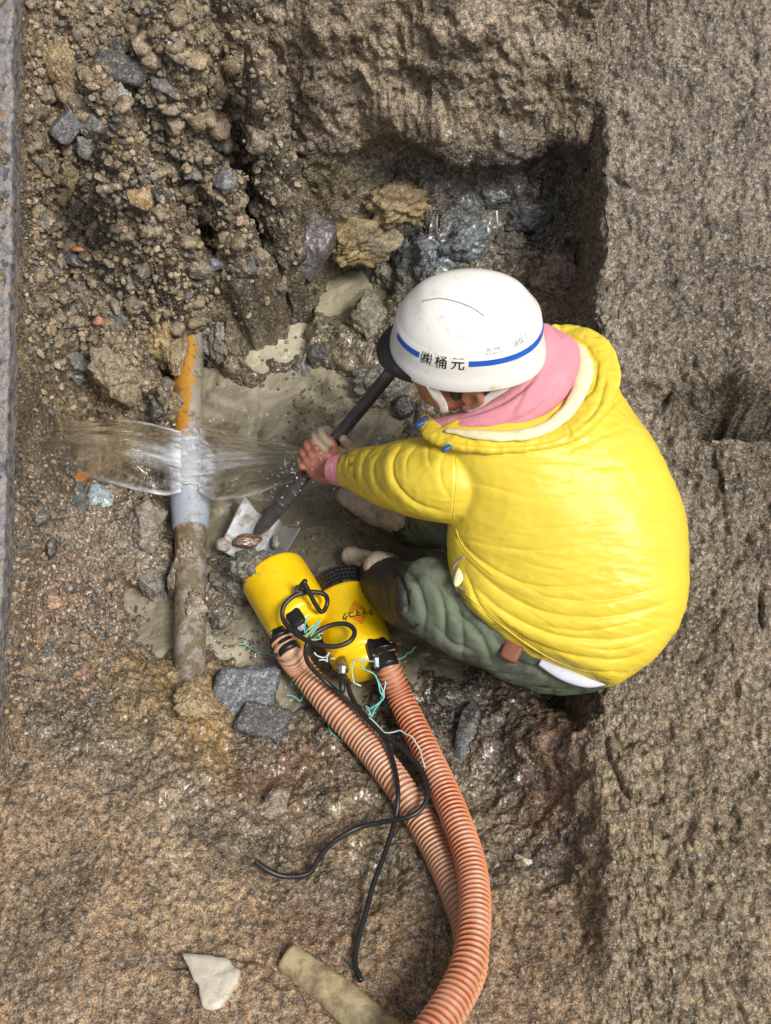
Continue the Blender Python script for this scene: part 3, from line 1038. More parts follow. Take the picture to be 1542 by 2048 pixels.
ps('soil_clod', (140, 355), 30, 34, (0.27, 0.2, 0.11), 'tan knobbly clod on the left edge of the rubble', 'clod', 25, 0, 0, 0.2, 0.22, wet=.2)
ps('soil_clod', (322, 668), 50, 66, (0.36, 0.26, 0.12), 'ochre crumbly clod just above the top of the pipe', 'clod', 26, 0, 0, 0.22, 0.24, 5, wet=.2, tall=60, zat=.13)
ps('soil_clod', (320, 816), 23, 24, (0.07, 0.068, 0.062), 'round dark clod touching the left of the pipe', 'clod', 27, 0, 0, 0.15, 0.18)
ps('stone', (150, 748), 24, 14, (0.26, 0.25, 0.23), 'grey flat stone at the foot of the rubble slope', 'stone', 28, -0.5, 7)
ps('soil_clod', (230, 745), 66, 60, (0.24, 0.19, 0.12), 'wide brown clod overhanging the spray at the foot of slope', 'clod', 29, 0, 0, 0.22, 0.24, 5, wet=.3)
ps('soil_clod', (392, 632), 40, 40, (0.19, 0.155, 0.105), 'brown earth lump covering the upper end of the pipe', 'clod', 120, 0.1, 0, 0.22, 0.24, 5, zat=.15, sink=.25, wet=.4)
ps('soil_clod', (350, 708), 24, 46, (0.27, 0.2, 0.11), 'narrow tan clod leaning on the left of the upper pipe', 'clod', 121, 0.05, 0, 0.22, 0.24, 5, zat=.135, sink=.3, wet=.3)
# in and around the water
ps('soil_clod', (440, 778), 26, 50, (0.10, 0.10, 0.095), 'curved grey mud lump right of the upper pipe', 'clod', 30, -0.5, 0, 0.12, 0.08, 5)
ps('soil_clod', (440, 665), 30, 62, (0.15, 0.135, 0.105), 'brown grey clod right of the pipe top', 'clod', 31, 0.05, 0, 0.2, 0.2, 5)
ps('soil_clod', (600, 775), 34, 70, (0.115, 0.108, 0.095), 'tall pointed grey clod standing in the water', 'clod', 32, 0.08, 5, 0.15, 0.12, 5)
ps('stone', (637, 707), 23, 21, (0.075, 0.075, 0.075), 'round dark stone in water below the ochre lumps', 'stone', 33, 0, 9, 0.15)
ps('boulder', (620, 488), 58, 72, (0.105, 0.095, 0.10), 'dark purple grey boulder at the upper edge of the water', 'boulder', 34, 0.3, 9, 0.12, 0.05, 5, col2=(0.15, 0.14, 0.13), tall=50, sink=.22)
ps('soil_clod', (722, 482), 84, 60, (0.36, 0.26, 0.115), 'ochre sandy lump right of the dark boulder', 'clod', 35, 0.4, 0, 0.22, 0.2, 5, wet=.15, col2=(0.22, 0.18, 0.11), sink=.22)
ps('soil_clod', (808, 408), 76, 58, (0.30, 0.225, 0.115), 'ochre sandy lump highest under the overhanging wall', 'clod', 36, 0.5, 0, 0.2, 0.2, 5, wet=.15, sink=.22)
ps('soil_clod', (660, 612), 58, 62, (0.30, 0.235, 0.125), 'tan sandy lump between the boulder and the white helmet', 'clod', 37, 0.2, 0, 0.2, 0.2, 5, wet=.2, sink=.22)
ps('soil_clod', (735, 635), 46, 56, (0.175, 0.16, 0.11), 'grey green lump touching the left of the helmet', 'clod', 38, 0.1, 0, 0.2, 0.2, 5, wet=.3, sink=.22)
ps('soil_clod', (770, 555), 56, 46, (0.16, 0.155, 0.12), 'grey tan lump above the helmet', 'clod', 39, 0.1, 0, 0.22, 0.22, 5, wet=.3)
ps('stone', (808, 813), 21, 24, (0.04, 0.04, 0.042), 'black wet stone under the helmet brim', 'stone', 40, 0, 8)
ps('soil_clod', (770, 780), 70, 60, (0.15, 0.14, 0.12), 'broad grey gritty lump behind the shovel shaft', 'clod', 41, 0.3, 0, 0.2, 0.2, 5, tall=34)
ps('stone', (608, 425), 9, 9, (0.05, 0.05, 0.05), 'small black pebble left of the boulder top', 'stone', 42, 0, 8)
ps('stone', (560, 575), 16, 12, (0.13, 0.125, 0.11), 'small grey stone breaking the pale water surface', 'stone', 43, 0.2, 8)
ps('stone', (585, 640), 11, 10, (0.09, 0.09, 0.09), 'dark pebble breaking the water left of the tan lump', 'stone', 44, 0.2, 8)
ps('soil_clod', (1065, 425), 62, 46, (0.125, 0.135, 0.14), 'blue grey clay lump at the right of the hollow', 'clod', 101, 0.3, 0, 0.2, 0.2, 5, sink=.4, wet=.6)
ps('soil_clod', (985, 395), 44, 32, (0.125, 0.135, 0.14), 'small grey clay lump right of the ochre lump under the wall', 'clod', 102, 0.1, 0, 0.2, 0.2, 5, sink=.4, wet=.6)
ps('soil_clod', (1120, 560), 60, 62, (0.24, 0.165, 0.12), 'reddish brown lump right above the helmet', 'clod', 103, 0.2, 0, 0.22, 0.24, 5, sink=.4, wet=.5)
ps('soil_clod', (930, 490), 58, 40, (0.125, 0.15, 0.165), 'bluish clay lump just above the helmet top', 'clod', 104, 0.2, 0, 0.2, 0.22, 5, sink=.42, wet=.6)
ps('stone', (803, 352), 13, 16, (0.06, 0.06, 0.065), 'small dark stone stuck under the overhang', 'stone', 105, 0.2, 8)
ps('soil_clod', (1020, 500), 40, 34, (0.15, 0.13, 0.11), 'brown grey lump between blue clay and reddish lump', 'clod', 106, 0.2, 0, 0.22, 0.24, 5, sink=.4, wet=.5)
# left of the pipe
ps('soil_clod', (284, 1060), 52, 62, (0.215, 0.18, 0.145), 'large crumbly grey brown clod left of the grey coupling', 'clod', 45, 0, 0, 0.2, 0.22, 5, wet=.3)
ps('soil_clod', (238, 1086), 19, 15, (0.21, 0.18, 0.135), 'small round clod at the lower left of the crumbly clod', 'clod', 46, 0, 0, 0.15, 0.15)
ps('soil_clod', (300, 1165), 34, 30, (0.17, 0.155, 0.13), 'grey wet clod beside the small cloudy puddle', 'clod', 47, 0, 0, 0.2, 0.2)
ps('soil_clod', (330, 1210), 22, 48, (0.11, 0.105, 0.09), 'dark upright clod pressed against the lower pipe', 'clod', 48, 0.1, 0, 0.2, 0.2)
ps('stone', (78, 1028), 24, 23, (0.085, 0.07, 0.055), 'dark brown stone set in soil below the spray', 'stone', 49, 0.2, 8, sink=0.4)
ps('stone', (103, 1028), 13, 11, (0.2, 0.15, 0.11), 'small brown stone right of the dark brown stone', 'stone', 50, 0.2, 8, sink=0.4)
ps('stone', (101, 1098), 14, 22, (0.035, 0.03, 0.026), 'black pointed oval stone set in the left bank soil', 'stone', 51, 0.1, 8, sink=0.3)
ps('stone', (43, 1098), 15, 22, (0.1, 0.075, 0.055), 'brown pointed stone left of the black oval stone', 'stone', 52, -0.1, 8, sink=0.35)
ps('stone', (205, 1005), 26, 44, (0.25, 0.31, 0.33), 'pale blue grey flat stone under the lower edge of spray', 'stone', 53, 0.5, 8, 0.08, tall=10, sink=0.4, wet=.7)
ps('stone', (160, 1010), 14, 52, (0.09, 0.105, 0.11), 'narrow dark slate sliver left of the pale blue stone', 'stone', 54, 0.15, 7, tall=9, sink=.4)
ps('stone', (92, 1305), 22, 15, (0.085, 0.09, 0.09), 'triangular dark stone in the gravelly left bank', 'stone', 55, 0.2, 6, sink=.4)
ps('stone', (168, 1350), 12, 24, (0.20, 0.11, 0.07), 'red brown elongated stone in the lower left soil', 'stone', 56, 0.2, 8, sink=.4)
ps('stone', (102, 1205), 26, 15, (0.36, 0.23, 0.14), 'orange tan flat stone in the gravelly left bank', 'stone', 57, 0.1, 8, sink=.4)
ps('iron_fragment', (156, 958), 23, 10, (0.40, 0.16, 0.03), 'orange rusty fragment at the lower left of the spray', 'fragment', 58, 0.7, 7, mat=M['rust'], tall=5)
ps('soil_clod', (388, 1402), 50, 42, (0.30, 0.22, 0.11), 'ochre mud heaped over the lower end of the pipe', 'mud', 110, 0.1, 0, 0.2, 0.2, 5, zat=.135, sink=.3, wet=.3)
ps('soil_clod', (349, 1150), 15, 52, (0.13, 0.10, 0.06), 'thin strip of dark mud clinging to the left of the lower pipe', 'mud', 111, 0.03, 0, 0.2, 0.2, 5, zat=.055, sink=.4, tall=12)
ps('soil_clod', (392, 1215), 24, 40, (0.21, 0.165, 0.10), 'brown mud patch stuck on the middle of the lower pipe', 'mud', 112, 0.1, 0, 0.25, 0.25, 5, zat=.08, sink=.45, tall=9)
ps('soil_clod', (375, 1105), 22, 30, (0.22, 0.17, 0.105), 'tan mud patch on the pipe just below the coupling', 'mud', 113, 0.1, 0, 0.25, 0.25, 5, zat=.08, sink=.45, tall=8)
# right of the pipe, by the pumps
ps('soil_clod', (462, 1165), 42, 50, (0.17, 0.155, 0.13), 'grey gritty clod between the pipe and the left pump', 'clod', 59, 0, 0, 0.22, 0.22, 5, wet=.4)
ps('soil_clod', (440, 1235), 24, 26, (0.14, 0.13, 0.11), 'dark grey clod touching the right of the lower pipe', 'clod', 60, 0, 0, 0.2, 0.2)
ps('soil_clod', (505, 1133), 52, 36, (0.135, 0.125, 0.11), 'grey mud lump burying the end of the left pump', 'clod', 61, 0.2, 0, 0.2, 0.18, 5, zat=.115, wet=.5, tall=34)
ps('stone', (496, 1081), 30, 15, (0.16, 0.085, 0.05), 'wet red brown stone lying on the shovel blade', 'stone', 62, 0.15, 8, zat=.055, sink=.5, wet=.8)
ps('stone', (448, 1090), 16, 14, (0.42, 0.34, 0.31), 'pale pink stone at the corner of the shovel blade', 'stone', 63, 0.1, 9, zat=.05, sink=.5)
ps('stone', (552, 1084), 10, 15, (0.2, 0.19, 0.16), 'small grey pebble on the right of the shovel blade', 'stone', 64, 0, 0, zat=.05, sink=.5)
ps('stone_block', (488, 1390), 74, 56, (0.085, 0.10, 0.12), 'wet blue grey stone block below the pipe and left hose', 'stone block', 65, 0.08, 6, 0.08, 0.0, 5, tall=34, wet=.4, sink=.4, block=1)
ps('stone_block', (522, 1445), 60, 36, (0.06, 0.063, 0.065), 'darker muddy stone block below the wet blue grey block', 'stone block', 66, -0.15, 6, 0.1, 0.0, 5, tall=24, wet=.3, sink=.45, block=1)
# right side
ps('stone', (935, 1468), 22, 74, (0.065, 0.068, 0.07), 'long dark slab lying right of the orange hoses', 'stone', 67, -0.22, 7, 0.08, tall=14, wet=.75)
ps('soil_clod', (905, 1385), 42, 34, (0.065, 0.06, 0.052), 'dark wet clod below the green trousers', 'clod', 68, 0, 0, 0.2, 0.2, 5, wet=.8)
ps('soil_clod', (545, 1610), 44, 30, (0.28, 0.215, 0.16), 'pale brown clod on the near slope left of cables', 'clod', 69, 0.5, 0, 0.2, 0.15, 5, wet=.2)
ps('stone', (1048, 1722), 22, 9, (0.34, 0.28, 0.18), 'pale ochre flat stone right of the hoses', 'stone', 70, -0.5, 8, sink=.4)
# near bank
tri = [(366, 1906), (440, 1915), (480, 1936), (478, 1962), (455, 2000), (430, 2020), (408, 2014), (395, 1968)]
T0, nT = hit(425, 1955)
ring = np.array([hit(x, y)[0] + np.array([0, 0, .004]) for x, y in tri])
q, _ = spline(np.vstack([ring, ring[:1]]), 57)
q = q[:-1]
q[:, :2] += 0.004 * np.column_stack([fbm(q, 60, 2, 90), fbm(q, 60, 2, 91)])
c0 = q.mean(0)
rings = [q * 1.0 - np.array([0, 0, .02]), c0 + (q - c0) * 1.0 + np.array([0, 0, .010]), c0 + (q - c0) * 0.965 + np.array([0, 0, .016])]
rings += [c0 + (q - c0) * f + np.array([0, 0, .018]) for f in (0.8, 0.6, 0.4, 0.2, 0.0)]
TV = np.vstack(rings)
TV[:, 2] += 0.004 * fbm(TV, 22, 3, 92)
mr = len(q)
a_ = np.arange(len(rings) - 1)[:, None] * mr
b_ = np.arange(mr)[None]
TF = np.stack([a_ + mr + b_, a_ + mr + (b_ + 1) % mr, a_ + (b_ + 1) % mr, a_ + b_], -1).reshape(-1, 4)[:, ::-1]
tag(mk('flat_stone', TV, TF, M['smooth_stone'], origin=c0), 'cream triangular flat stone on the near bank', 'stone')
pl = [hit(x, y)[0] + np.array([0, 0, .001]) for x, y in ((575, 1912), (625, 1955), (690, 2005), (770, 2075), (850, 2140))]
V, Qd, Tr, _ = tube(pl, [.026, .031, .034, .037, .038], 50, 20, 0.8, caps=True)
V += 0.006 * np.column_stack([fbm(V, 14, 3, 94), fbm(V, 14, 3, 95), fbm(V, 30, 3, 96)])
tag(mk('pole', V, [Qd, Tr], M['pale_wood'], origin=pl[0]), 'pale half buried wooden pole on the near bank', 'pole')

# loose clods and stones of the slope that nothing sets apart
protos = [stone_shape(200 + k, 3, 8 if k % 2 else 11, 0.22 if k % 2 else 0.3, 0.0 if k % 2 else 0.16, 0.66) for k in range(12)]
k = 0
tries = 0
cg = np.random.default_rng(5)
while k < 170 and tries < 3000:
    tries += 1
    x, y = cg.uniform(70, 540), cg.uniform(25, 800)
    if (x - 280) ** 2 / 260 ** 2 + (y - 400) ** 2 / 420 ** 2 > 1 or (x > 420 and y > 560):
        continue
    P, n = hit(x, y)
    V, F = protos[k % 12]
    r = cg.uniform(10, 28) * mpp(P) * (1.25 if y < 300 else 1)
    A3 = np.linalg.qr(cg.normal(size=(3, 3)))[0]
    V = (V * r * cg.uniform(0.6, 1.15, 3)) @ A3
    ang = bool(k % 2)
    base_c = np.array([GY, (0.2, 0.165, 0.12), (0.12, 0.115, 0.11), (0.22, 0.18, 0.13), (0.25, 0.19, 0.12)][cg.integers(5)] if ang else [TAN, (0.22, 0.175, 0.11), (0.19, 0.155, 0.105), (0.26, 0.2, 0.12)][cg.integers(4)]) * cg.uniform(0.85, 1.2)
    o = mk('loose_stone' if ang else 'loose_clod', V + P + n * r * 0.12, F, M['stone'], origin=P,
           attrs={'soil': np.tile(base_c, (len(V), 1)), 'wet': np.full(len(V), 0.3)}, smooth=not ang)
    if ang:
        tag(o, 'angular loose stone among the earth of the rubble slope', 'stone', 'loose stones of the rubble slope')
    else:
        tag(o, 'crumbly brown loose clod on the rubble slope', 'clod', 'loose clods of the rubble slope')
    k += 1


# grit and gravel nobody could count
def gravel(name, n, region, rmin, rmax, cols, label, seed, wet=0.35, power=2.2):
    g_ = np.random.default_rng(seed)
    V0, F0 = ico(1)
    var = []
    for q_ in range(10):
        vv, ff = stone_shape(400 + seed * 10 + q_, 2 if rmax > 0.008 else 1, 9, 0.16, 0.0, 0.56)
        var.append((vv, ff))
    Vs, Fs, Cs, nv_ = [], [], [], 0
    cnt = 0
    while cnt < n:
        x, y, wgt = region(g_)
        if wgt < g_.random():
            continue
        P, nn = hit(x, y)
        if P[2] < -0.004:
            continue
        vv, ff = var[g_.integers(10)]
        r = rmin + (rmax - rmin) * g_.random() ** power
        A3 = np.linalg.qr(g_.normal(size=(3, 3)))[0]
        Vs.append((vv * (r * g_.uniform(0.6, 1.15, 3))) @ A3 + P + nn * r * 0.25)
        Fs.append(ff + nv_)
        nv_ += len(vv)
        Cs.append(np.tile(np.array(cols[g_.integers(len(cols))]) * g_.uniform(0.7, 1.3), (len(vv), 1)))
        cnt += 1
    o = mk(name, np.vstack(Vs), np.vstack(Fs), M['grit'], origin=(0, 0, 0), smooth=False,
           attrs={'soil': np.clip(np.vstack(Cs), 0, 1), 'wet': np.full(nv_, wet)})
    tag(o, label, None, None, 'stuff')
    return o


def reg_slope(g_):
    x, y = g_.uniform(50, 600), g_.uniform(5, 830)
    q_ = (x - 270) ** 2 / 290 ** 2 + (y - 380) ** 2 / 450 ** 2
    return x, y, float(np.clip(1.5 - q_, 0, 1)) * (0.15 if (x > 430 and y > 560) else 1)


def reg_left(g_):
    x, y = g_.uniform(5, 345), g_.uniform(900, 1500)
    return x, y, float(np.clip(1.3 - (x - 130) ** 2 / 200 ** 2 - (y - 1180) ** 2 / 280 ** 2, 0, 1))


def reg_all(g_):
    x, y = g_.uniform(40, 1195), g_.uniform(0, 1800)
    return x, y, 0.6


def reg_bank(g_):
    x, y = (g_.uniform(1195, 1542), g_.uniform(0, 2048)) if g_.random() < 0.5 else (g_.uniform(0, 1195), g_.uniform(1450, 2048))
    return x, y, 1.0 if (x > 1195 or y > 1400 + x * 0.5) else 0.1


gc = [TAN, (0.24, 0.195, 0.13), (0.19, 0.165, 0.13), (0.28, 0.22, 0.14), (0.13, 0.122, 0.112), (0.36, 0.29, 0.2), (0.26, 0.2, 0.12), (0.22, 0.175, 0.11)]
gravel('slope_gravel', 6500, reg_slope, 0.0022, 0.0165, gc, 'loose gravel and crumbs covering the rubble slope', 1, 0.3, 3.0)
gravel('bank_gravel', 2600, reg_left, 0.0018, 0.010, [(0.25, 0.2, 0.15), (0.3, 0.2, 0.13), (0.16, 0.14, 0.12), (0.1, 0.1, 0.1), (0.34, 0.27, 0.2), (0.27, 0.17, 0.11)], 'gravel and grit in the left bank', 2, 0.45)
gravel('trench_grit', 4500, reg_all, 0.0015, 0.0055, [(0.2, 0.17, 0.13), (0.13, 0.12, 0.1), (0.27, 0.23, 0.17), (0.08, 0.08, 0.08)], 'fine grit strewn over the trench', 3, 0.5, 3)


# ------------------------------------------------------------------ the leaking pipe
def pipe_material(name, colr, stain, side, mud=0.47):
    """grey plastic with dried mud and rust coloured staining down one side of the pipe"""
    m, t, p = new_mat(name)
    co = t.nodes.new('ShaderNodeTexCoord').outputs['Object']
    sx = t.nodes.new('ShaderNodeSeparateXYZ')
    t.links.new(co, sx.inputs[0])
    n = tex(t, 'noise', 16, 6, 0.7, co)
    n2 = tex(t, 'noise', 30, 6, 0.75, co)
    c = mixc(t, colr, (colr[0] * 0.75, colr[1] * 0.7, colr[2] * 0.62), ramp(t, n.outputs[0], [(0.35, 0.0), (0.65, 1.0)]))
    edge = math_(t, 'ADD', math_(t, 'MULTIPLY', sx.outputs[0], side), math_(t, 'MULTIPLY', math_(t, 'SUBTRACT', n.outputs[0], 0.5), 0.05))
    c = mixc(t, c, (0.40, 0.19, 0.02), ramp(t, edge, [(0.006, 0.0), (0.014, stain)]))
    f = ramp(t, n2.outputs[0], [(mud, 0.0), (mud + 0.08, 0.95)])
    c = mixc(t, c, mixc(t, (0.20, 0.14, 0.07), (0.10, 0.08, 0.055), tex(t, 'noise', 140, 3, 0.6, co).outputs[0]), f)
    t.links.new(c, p.inputs['Base Color'])
    p.inputs['Roughness'].default_value = 0.35
    t.links.new(bump(t, f, 0.6, 0.003), p.inputs['Normal'])
    return m


M['pipe'] = pipe_material('muddy_grey_pipe', (0.30, 0.275, 0.235), 0.8, -1.0)
M['pipe_upper'] = pipe_material('stained_grey_pipe', (0.30, 0.28, 0.235), 1.0, -1.0, 0.55)
M['coupling_dark'] = simple('muddy_grey_coupling_plastic', (0.32, 0.36, 0.42), 0.4, 0, 0.1, 20, ((40, 0.1, 0.002),), ((0.22, 0.165, 0.09), 0.3, 38))
M['coupling'] = simple('pale_grey_coupling_plastic', (0.42, 0.47, 0.55), 0.35, 0, 0.06, 20, ((40, 0.1, 0.002),), ((0.26, 0.2, 0.11), 0.10, 42))


def pipe_pts(ys, x=380, z=.045):
    return [W(x, y, z) for y in ys]


PZ = 0.045
pa, pb = W(377, 590, .10), W(381, 1440, .05)
pipe = empty('water_pipe', (pa + pb) / 2)
tag(pipe, 'muddy grey plastic water pipe with a pale coupling, leaking', 'pipe')


def pipe_seg(name, ptsr, mat, dirt=0.0, m=36, n=60):
    P = [p for p, _ in ptsr]
    V, Qd, Tr, uv = tube(P, [r for _, r in ptsr], n, m)
    ax = V.copy()
    if dirt:
        c = V.mean(0)
        up = np.clip((V - np.array([0, 0, 0]))[:, 2] - PZ, 0, 1) > 0.012
        V[:, 2] += dirt * np.clip(fbm(V, 22, 4, 120) + 0.1, 0, 1) * up
    return mk(name, V, [Qd, Tr], mat, pipe)


pipe_seg('upper_pipe', [(W(379, 600, .09), .0385), (W(378, 650, .095), .0385), (W(377, 760, .075), .0385), (W(377, 880, PZ + .01), .0385)], M['pipe_upper'], 0.004)
pipe_seg('tee_fitting', [(W(379, 868, PZ), .0445), (W(379, 900, PZ), .0455), (W(380, 984, PZ), .0465)], M['coupling'])
pipe_seg('joint_ring', [(W(380, 983.5, PZ), .0468), (W(380, 985.5, PZ), .0474), (W(380, 987.5, PZ), .0468)], M['black_rubber'], n=8)
pipe_seg('coupling', [(W(380, 986.5, PZ), .049), (W(380, 990, PZ), .0505), (W(381, 1020, PZ), .0495), (W(381, 1053, PZ), .0455), (W(381, 1057, PZ), .044)], M['coupling_dark'])
pipe_seg('lower_pipe', [(W(381, 1052, PZ), .0385), (W(381, 1180, PZ), .0385), (W(380, 1300, PZ), .0385), (W(383, 1460, .055), .0385)], M['pipe'], 0.012)


# ------------------------------------------------------------------ water bursting from the pipe
def spray_material():
    m, t, p = new_mat('clear_spray_water')
    co = nd(t, 'ShaderNodeAttribute', attribute_name='flow')
    mp = t.nodes.new('ShaderNodeMapping')
    mp.inputs['Scale'].default_value = (1.0, 9.0, 1.0)
    t.links.new(co.outputs['Vector'], mp.inputs[0])
    n = tex(t, 'noise', 9, 5, 0.6, mp.outputs[0])
    n.inputs['Distortion'].default_value = 0.6
    fo = nd(t, 'ShaderNodeAttribute', attribute_name='foam_glint')
    out = t.nodes['Material Output']
    p.inputs['Transmission Weight'].default_value = 1.0
    p.inputs['IOR'].default_value = 1.2
    p.inputs['Roughness'].default_value = 0.03
    p.inputs['Base Color'].default_value = (0.96, 0.93, 0.86, 1)
    b = bump(t, n.outputs[0], 0.25, 0.004)
    t.links.new(b, p.inputs['Normal'])
    d = t.nodes.new('ShaderNodeBsdfPrincipled')
    d.inputs['Base Color'].default_value = (0.68, 0.71, 0.78, 1)
    d.inputs['Roughness'].default_value = 0.3
    t.links.new(b, d.inputs['Normal'])
    mx = t.nodes.new('ShaderNodeMixShader')
    f = math_(t, 'MULTIPLY', fo.outputs['Fac'], ramp(t, n.outputs[0], [(0.38, 0.15), (0.58, 1.0)]), True)
    t.links.new(f, mx.inputs[0])
    t.links.new(p.outputs[0], mx.inputs[1])
    t.links.new(d.outputs[0], mx.inputs[2])
    # ragged: the sheet is torn into strands with open air between them
    tr_ = t.nodes.new('ShaderNodeBsdfTransparent')
    m2 = t.nodes.new('ShaderNodeMixShader')
    n5 = tex(t, 'noise', 16, 4, 0.6, mp.outputs[0])
    n5.inputs['Distortion'].default_value = 0.4
    op = math_(t, 'MAXIMUM', ramp(t, n5.outputs[0], [(0.40, 0.4), (0.58, 1.0)]), f)
    t.links.new(op, m2.inputs[0])
    t.links.new(tr_.outputs[0], m2.inputs[1])
    t.links.new(mx.outputs[0], m2.inputs[2])
    t.links.new(m2.outputs[0], out.inputs[0])
    return m


M['spray'] = spray_material()


def fan(side):
    """a thin arched sheet of water; u runs away from the pipe, v across it"""
    if side < 0:
        topl = [(362, 862, .10), (300, 846, .17), (215, 838, .20), (140, 850, .17), (82, 880, .10)]
        botl = [(362, 984, .10), (320, 990, .15), (225, 968, .17), (140, 942, .14), (76, 918, .09)]
    else:
        topl = [(398, 850, .10), (450, 862, .17), (520, 878, .21), (590, 893, .22), (640, 905, .20)]
        botl = [(398, 984, .10), (440, 1000, .14), (500, 990, .18), (570, 968, .20), (640, 948, .19)]
    nu, nv_ = 110, 70
    A, _ = spline([W(*q_) for q_ in topl], nu)
    B, _ = spline([W(*q_) for q_ in botl], nu)
    v = np.linspace(0, 1, nv_)
    P = A[:, None] * (1 - v)[None, :, None] + B[:, None] * v[None, :, None]
    uu, vv = np.meshgrid(np.linspace(0, 1, nu), v, indexing='ij')
    P[..., 2] += 0.035 * np.sin(math.pi * vv) * np.sin(math.pi * np.clip(uu, 0, 1)) ** 0.7
    f_ = np.stack([uu * 0.3 + side, (vv - 0.5) * (0.45 + 0.55 * uu) * 0.3, 0 * uu], -1).reshape(-1, 3)
    P = P.reshape(-1, 3)
    rip = fbm(f_ * np.array([1.0, 7.0, 1]), 14, 4, 130 + side)
    P[:, 2] += 0.006 * rip
    # ragged far edge
    P[:, 0] += side * 0.02 * fbm(f_ * np.array([0, 1, 0]), 40, 3, 131) * uu.ravel() ** 2
    th = 0.0035 + 0.002 * fbm(f_ * np.array([1, 5, 1]), 30, 2, 134)
    edge = np.minimum(np.minimum(vv, 1 - vv) * 8, np.minimum(uu, 1 - uu) * 12 + 0.02).clip(0.03, 1).ravel()
    Bt = P - np.array([0, 0, 1.0]) * (th * edge)[:, None]
    V = np.vstack([P, Bt])
    i_ = np.arange(nu - 1)[:, None] * nv_
    j_ = np.arange(nv_ - 1)[None]
    q1 = np.stack([i_ + j_, i_ + nv_ + j_, i_ + nv_ + j_ + 1, i_ + j_ + 1], -1).reshape(-1, 4)
    N0 = nu * nv_
    bnd = np.concatenate([np.arange(nv_ - 1), (np.arange(nu - 1) * nv_ + nv_ - 1), (N0 - 1 - np.arange(nv_ - 1)), ((nu - 1 - np.arange(nu - 1)) * nv_)])
    nx_ = np.roll(bnd, -1)
    q2 = np.stack([bnd, nx_, nx_ + N0, bnd + N0], 1)
    Qs = np.vstack([q1 if side > 0 else q1[:, ::-1], (q1[:, ::-1] if side > 0 else q1) + N0, q2])
    c1 = np.exp(-((vv - 0.46 - 0.10 * uu) / 0.13) ** 2) * np.clip(1.15 - uu * (3.2 if side < 0 else 2.0), 0, 1) * (0.6 if side < 0 else 0.9)  # white core of each wing: foam plus a painted highlight
    c2 = np.exp(-(uu / 0.07) ** 2) * 0.55
    c3 = (np.exp(-((vv - 0.985) / 0.03) ** 2) + np.exp(-((vv - 0.015) / 0.02) ** 2)) * np.clip(1 - uu * 1.2, 0, 1) * 0.5
    c4 = 0.12 * np.clip(fbm(f_ * np.array([1, 4, 1]), 20, 3, 140), 0, 1).reshape(nu, nv_)
    foam_glint = np.clip(c1 + c2 + c3 + c4, 0, 1).ravel()
    return V, Qs, np.concatenate([foam_glint, foam_glint]), np.vstack([f_, f_])


V1, Q1, F1, U1 = fan(-1)
V2, Q2, F2, U2 = fan(1)
# the crest of water over the fitting joins the two wings
cr = [W(380, 846, .09), W(378, 872, .098), W(379, 915, .103), W(380, 960, .100), W(380, 980, .092)]
V3, Q3, T3, uv3 = tube(cr, [.012, .028, .036, .034, .018], 60, 30, 0.3, caps=True)
U3 = np.column_stack([np.concatenate([uv3[1], [0, 0]]) * 0.05 + 4, np.concatenate([uv3[0], [0, 0]]) * 0.8, np.zeros(len(V3))])
V3 = V3 + (0.004 * fbm(V3 * np.array([1, 3, 1]), 40, 3, 150))[:, None] * np.array([0, 0, 1.0])
spray = mk('water_spray', np.vstack([V1, V2, V3]), [np.vstack([Q1, Q2 + len(V1), Q3 + len(V1) + len(V2)]), T3 + len(V1) + len(V2)], M['spray'],
           attrs={'foam_glint': np.concatenate([F1, F2, np.full(len(V3), 0.42)]), 'flow': np.vstack([U1, U2, U3])})
tag(spray, 'clear fan of water spraying both ways out of the pipe', 'water jet')


# ------------------------------------------------------------------ ribbed orange hoses
def hose_material(name, ridge, web, dots, pale):
    m, t, p = new_mat(name)
    hs_ = nd(t, 'ShaderNodeAttribute', attribute_name='hs')
    ht = nd(t, 'ShaderNodeAttribute', attribute_name='ht')
    co = t.nodes.new('ShaderNodeTexCoord').outputs['Object']
    saw = math_(t, 'FRACT', hs_.outputs['Fac'])
    isr = ramp(t, saw, [(0.0, 1.0), (0.16, 1.0), (0.24, 0.0), (0.78, 0.0), (0.86, 1.0)])
    a = math_(t, 'SINE', math_(t, 'ADD', math_(t, 'MULTIPLY', ht.outputs['Fac'], 28.0), math_(t, 'MULTIPLY', saw, 6.28)))
    b_ = math_(t, 'SINE', math_(t, 'SUBTRACT', math_(t, 'MULTIPLY', ht.outputs['Fac'], 28.0), math_(t, 'MULTIPLY', saw, 6.28)))
    chk = ramp(t, math_(t, 'MULTIPLY', a, b_), [(0.0, 0.0), (0.02, 0.0), (0.25, 1.0)])
    c = mixc(t, web, dots, chk)
    c = mixc(t, c, ridge, isr)
    n = tex(t, 'noise', 9, 4, 0.6, co)
    c = mixc(t, c, pale, ramp(t, n.outputs[0], [(0.45, 0.0), (0.7, 0.5)]))
    n2 = tex(t, 'noise', 45, 4, 0.7, co)
    c = mixc(t, c, (0.24, 0.17, 0.10), ramp(t, n2.outputs[0], [(0.6, 0.0), (0.72, 0.55)]))
    t.links.new(c, p.inputs['Base Color'])
    p.inputs['Roughness'].default_value = 0.42
    return m


M['hose_a'] = hose_material('faded_orange_hose', (0.64, 0.30, 0.17), (0.48, 0.28, 0.18), (0.035, 0.016, 0.012), (0.62, 0.42, 0.3))
M['hose_b'] = hose_material('bright_orange_hose', (0.66, 0.22, 0.10), (0.34, 0.125, 0.065), (0.035, 0.014, 0.01), (0.64, 0.36, 0.23))


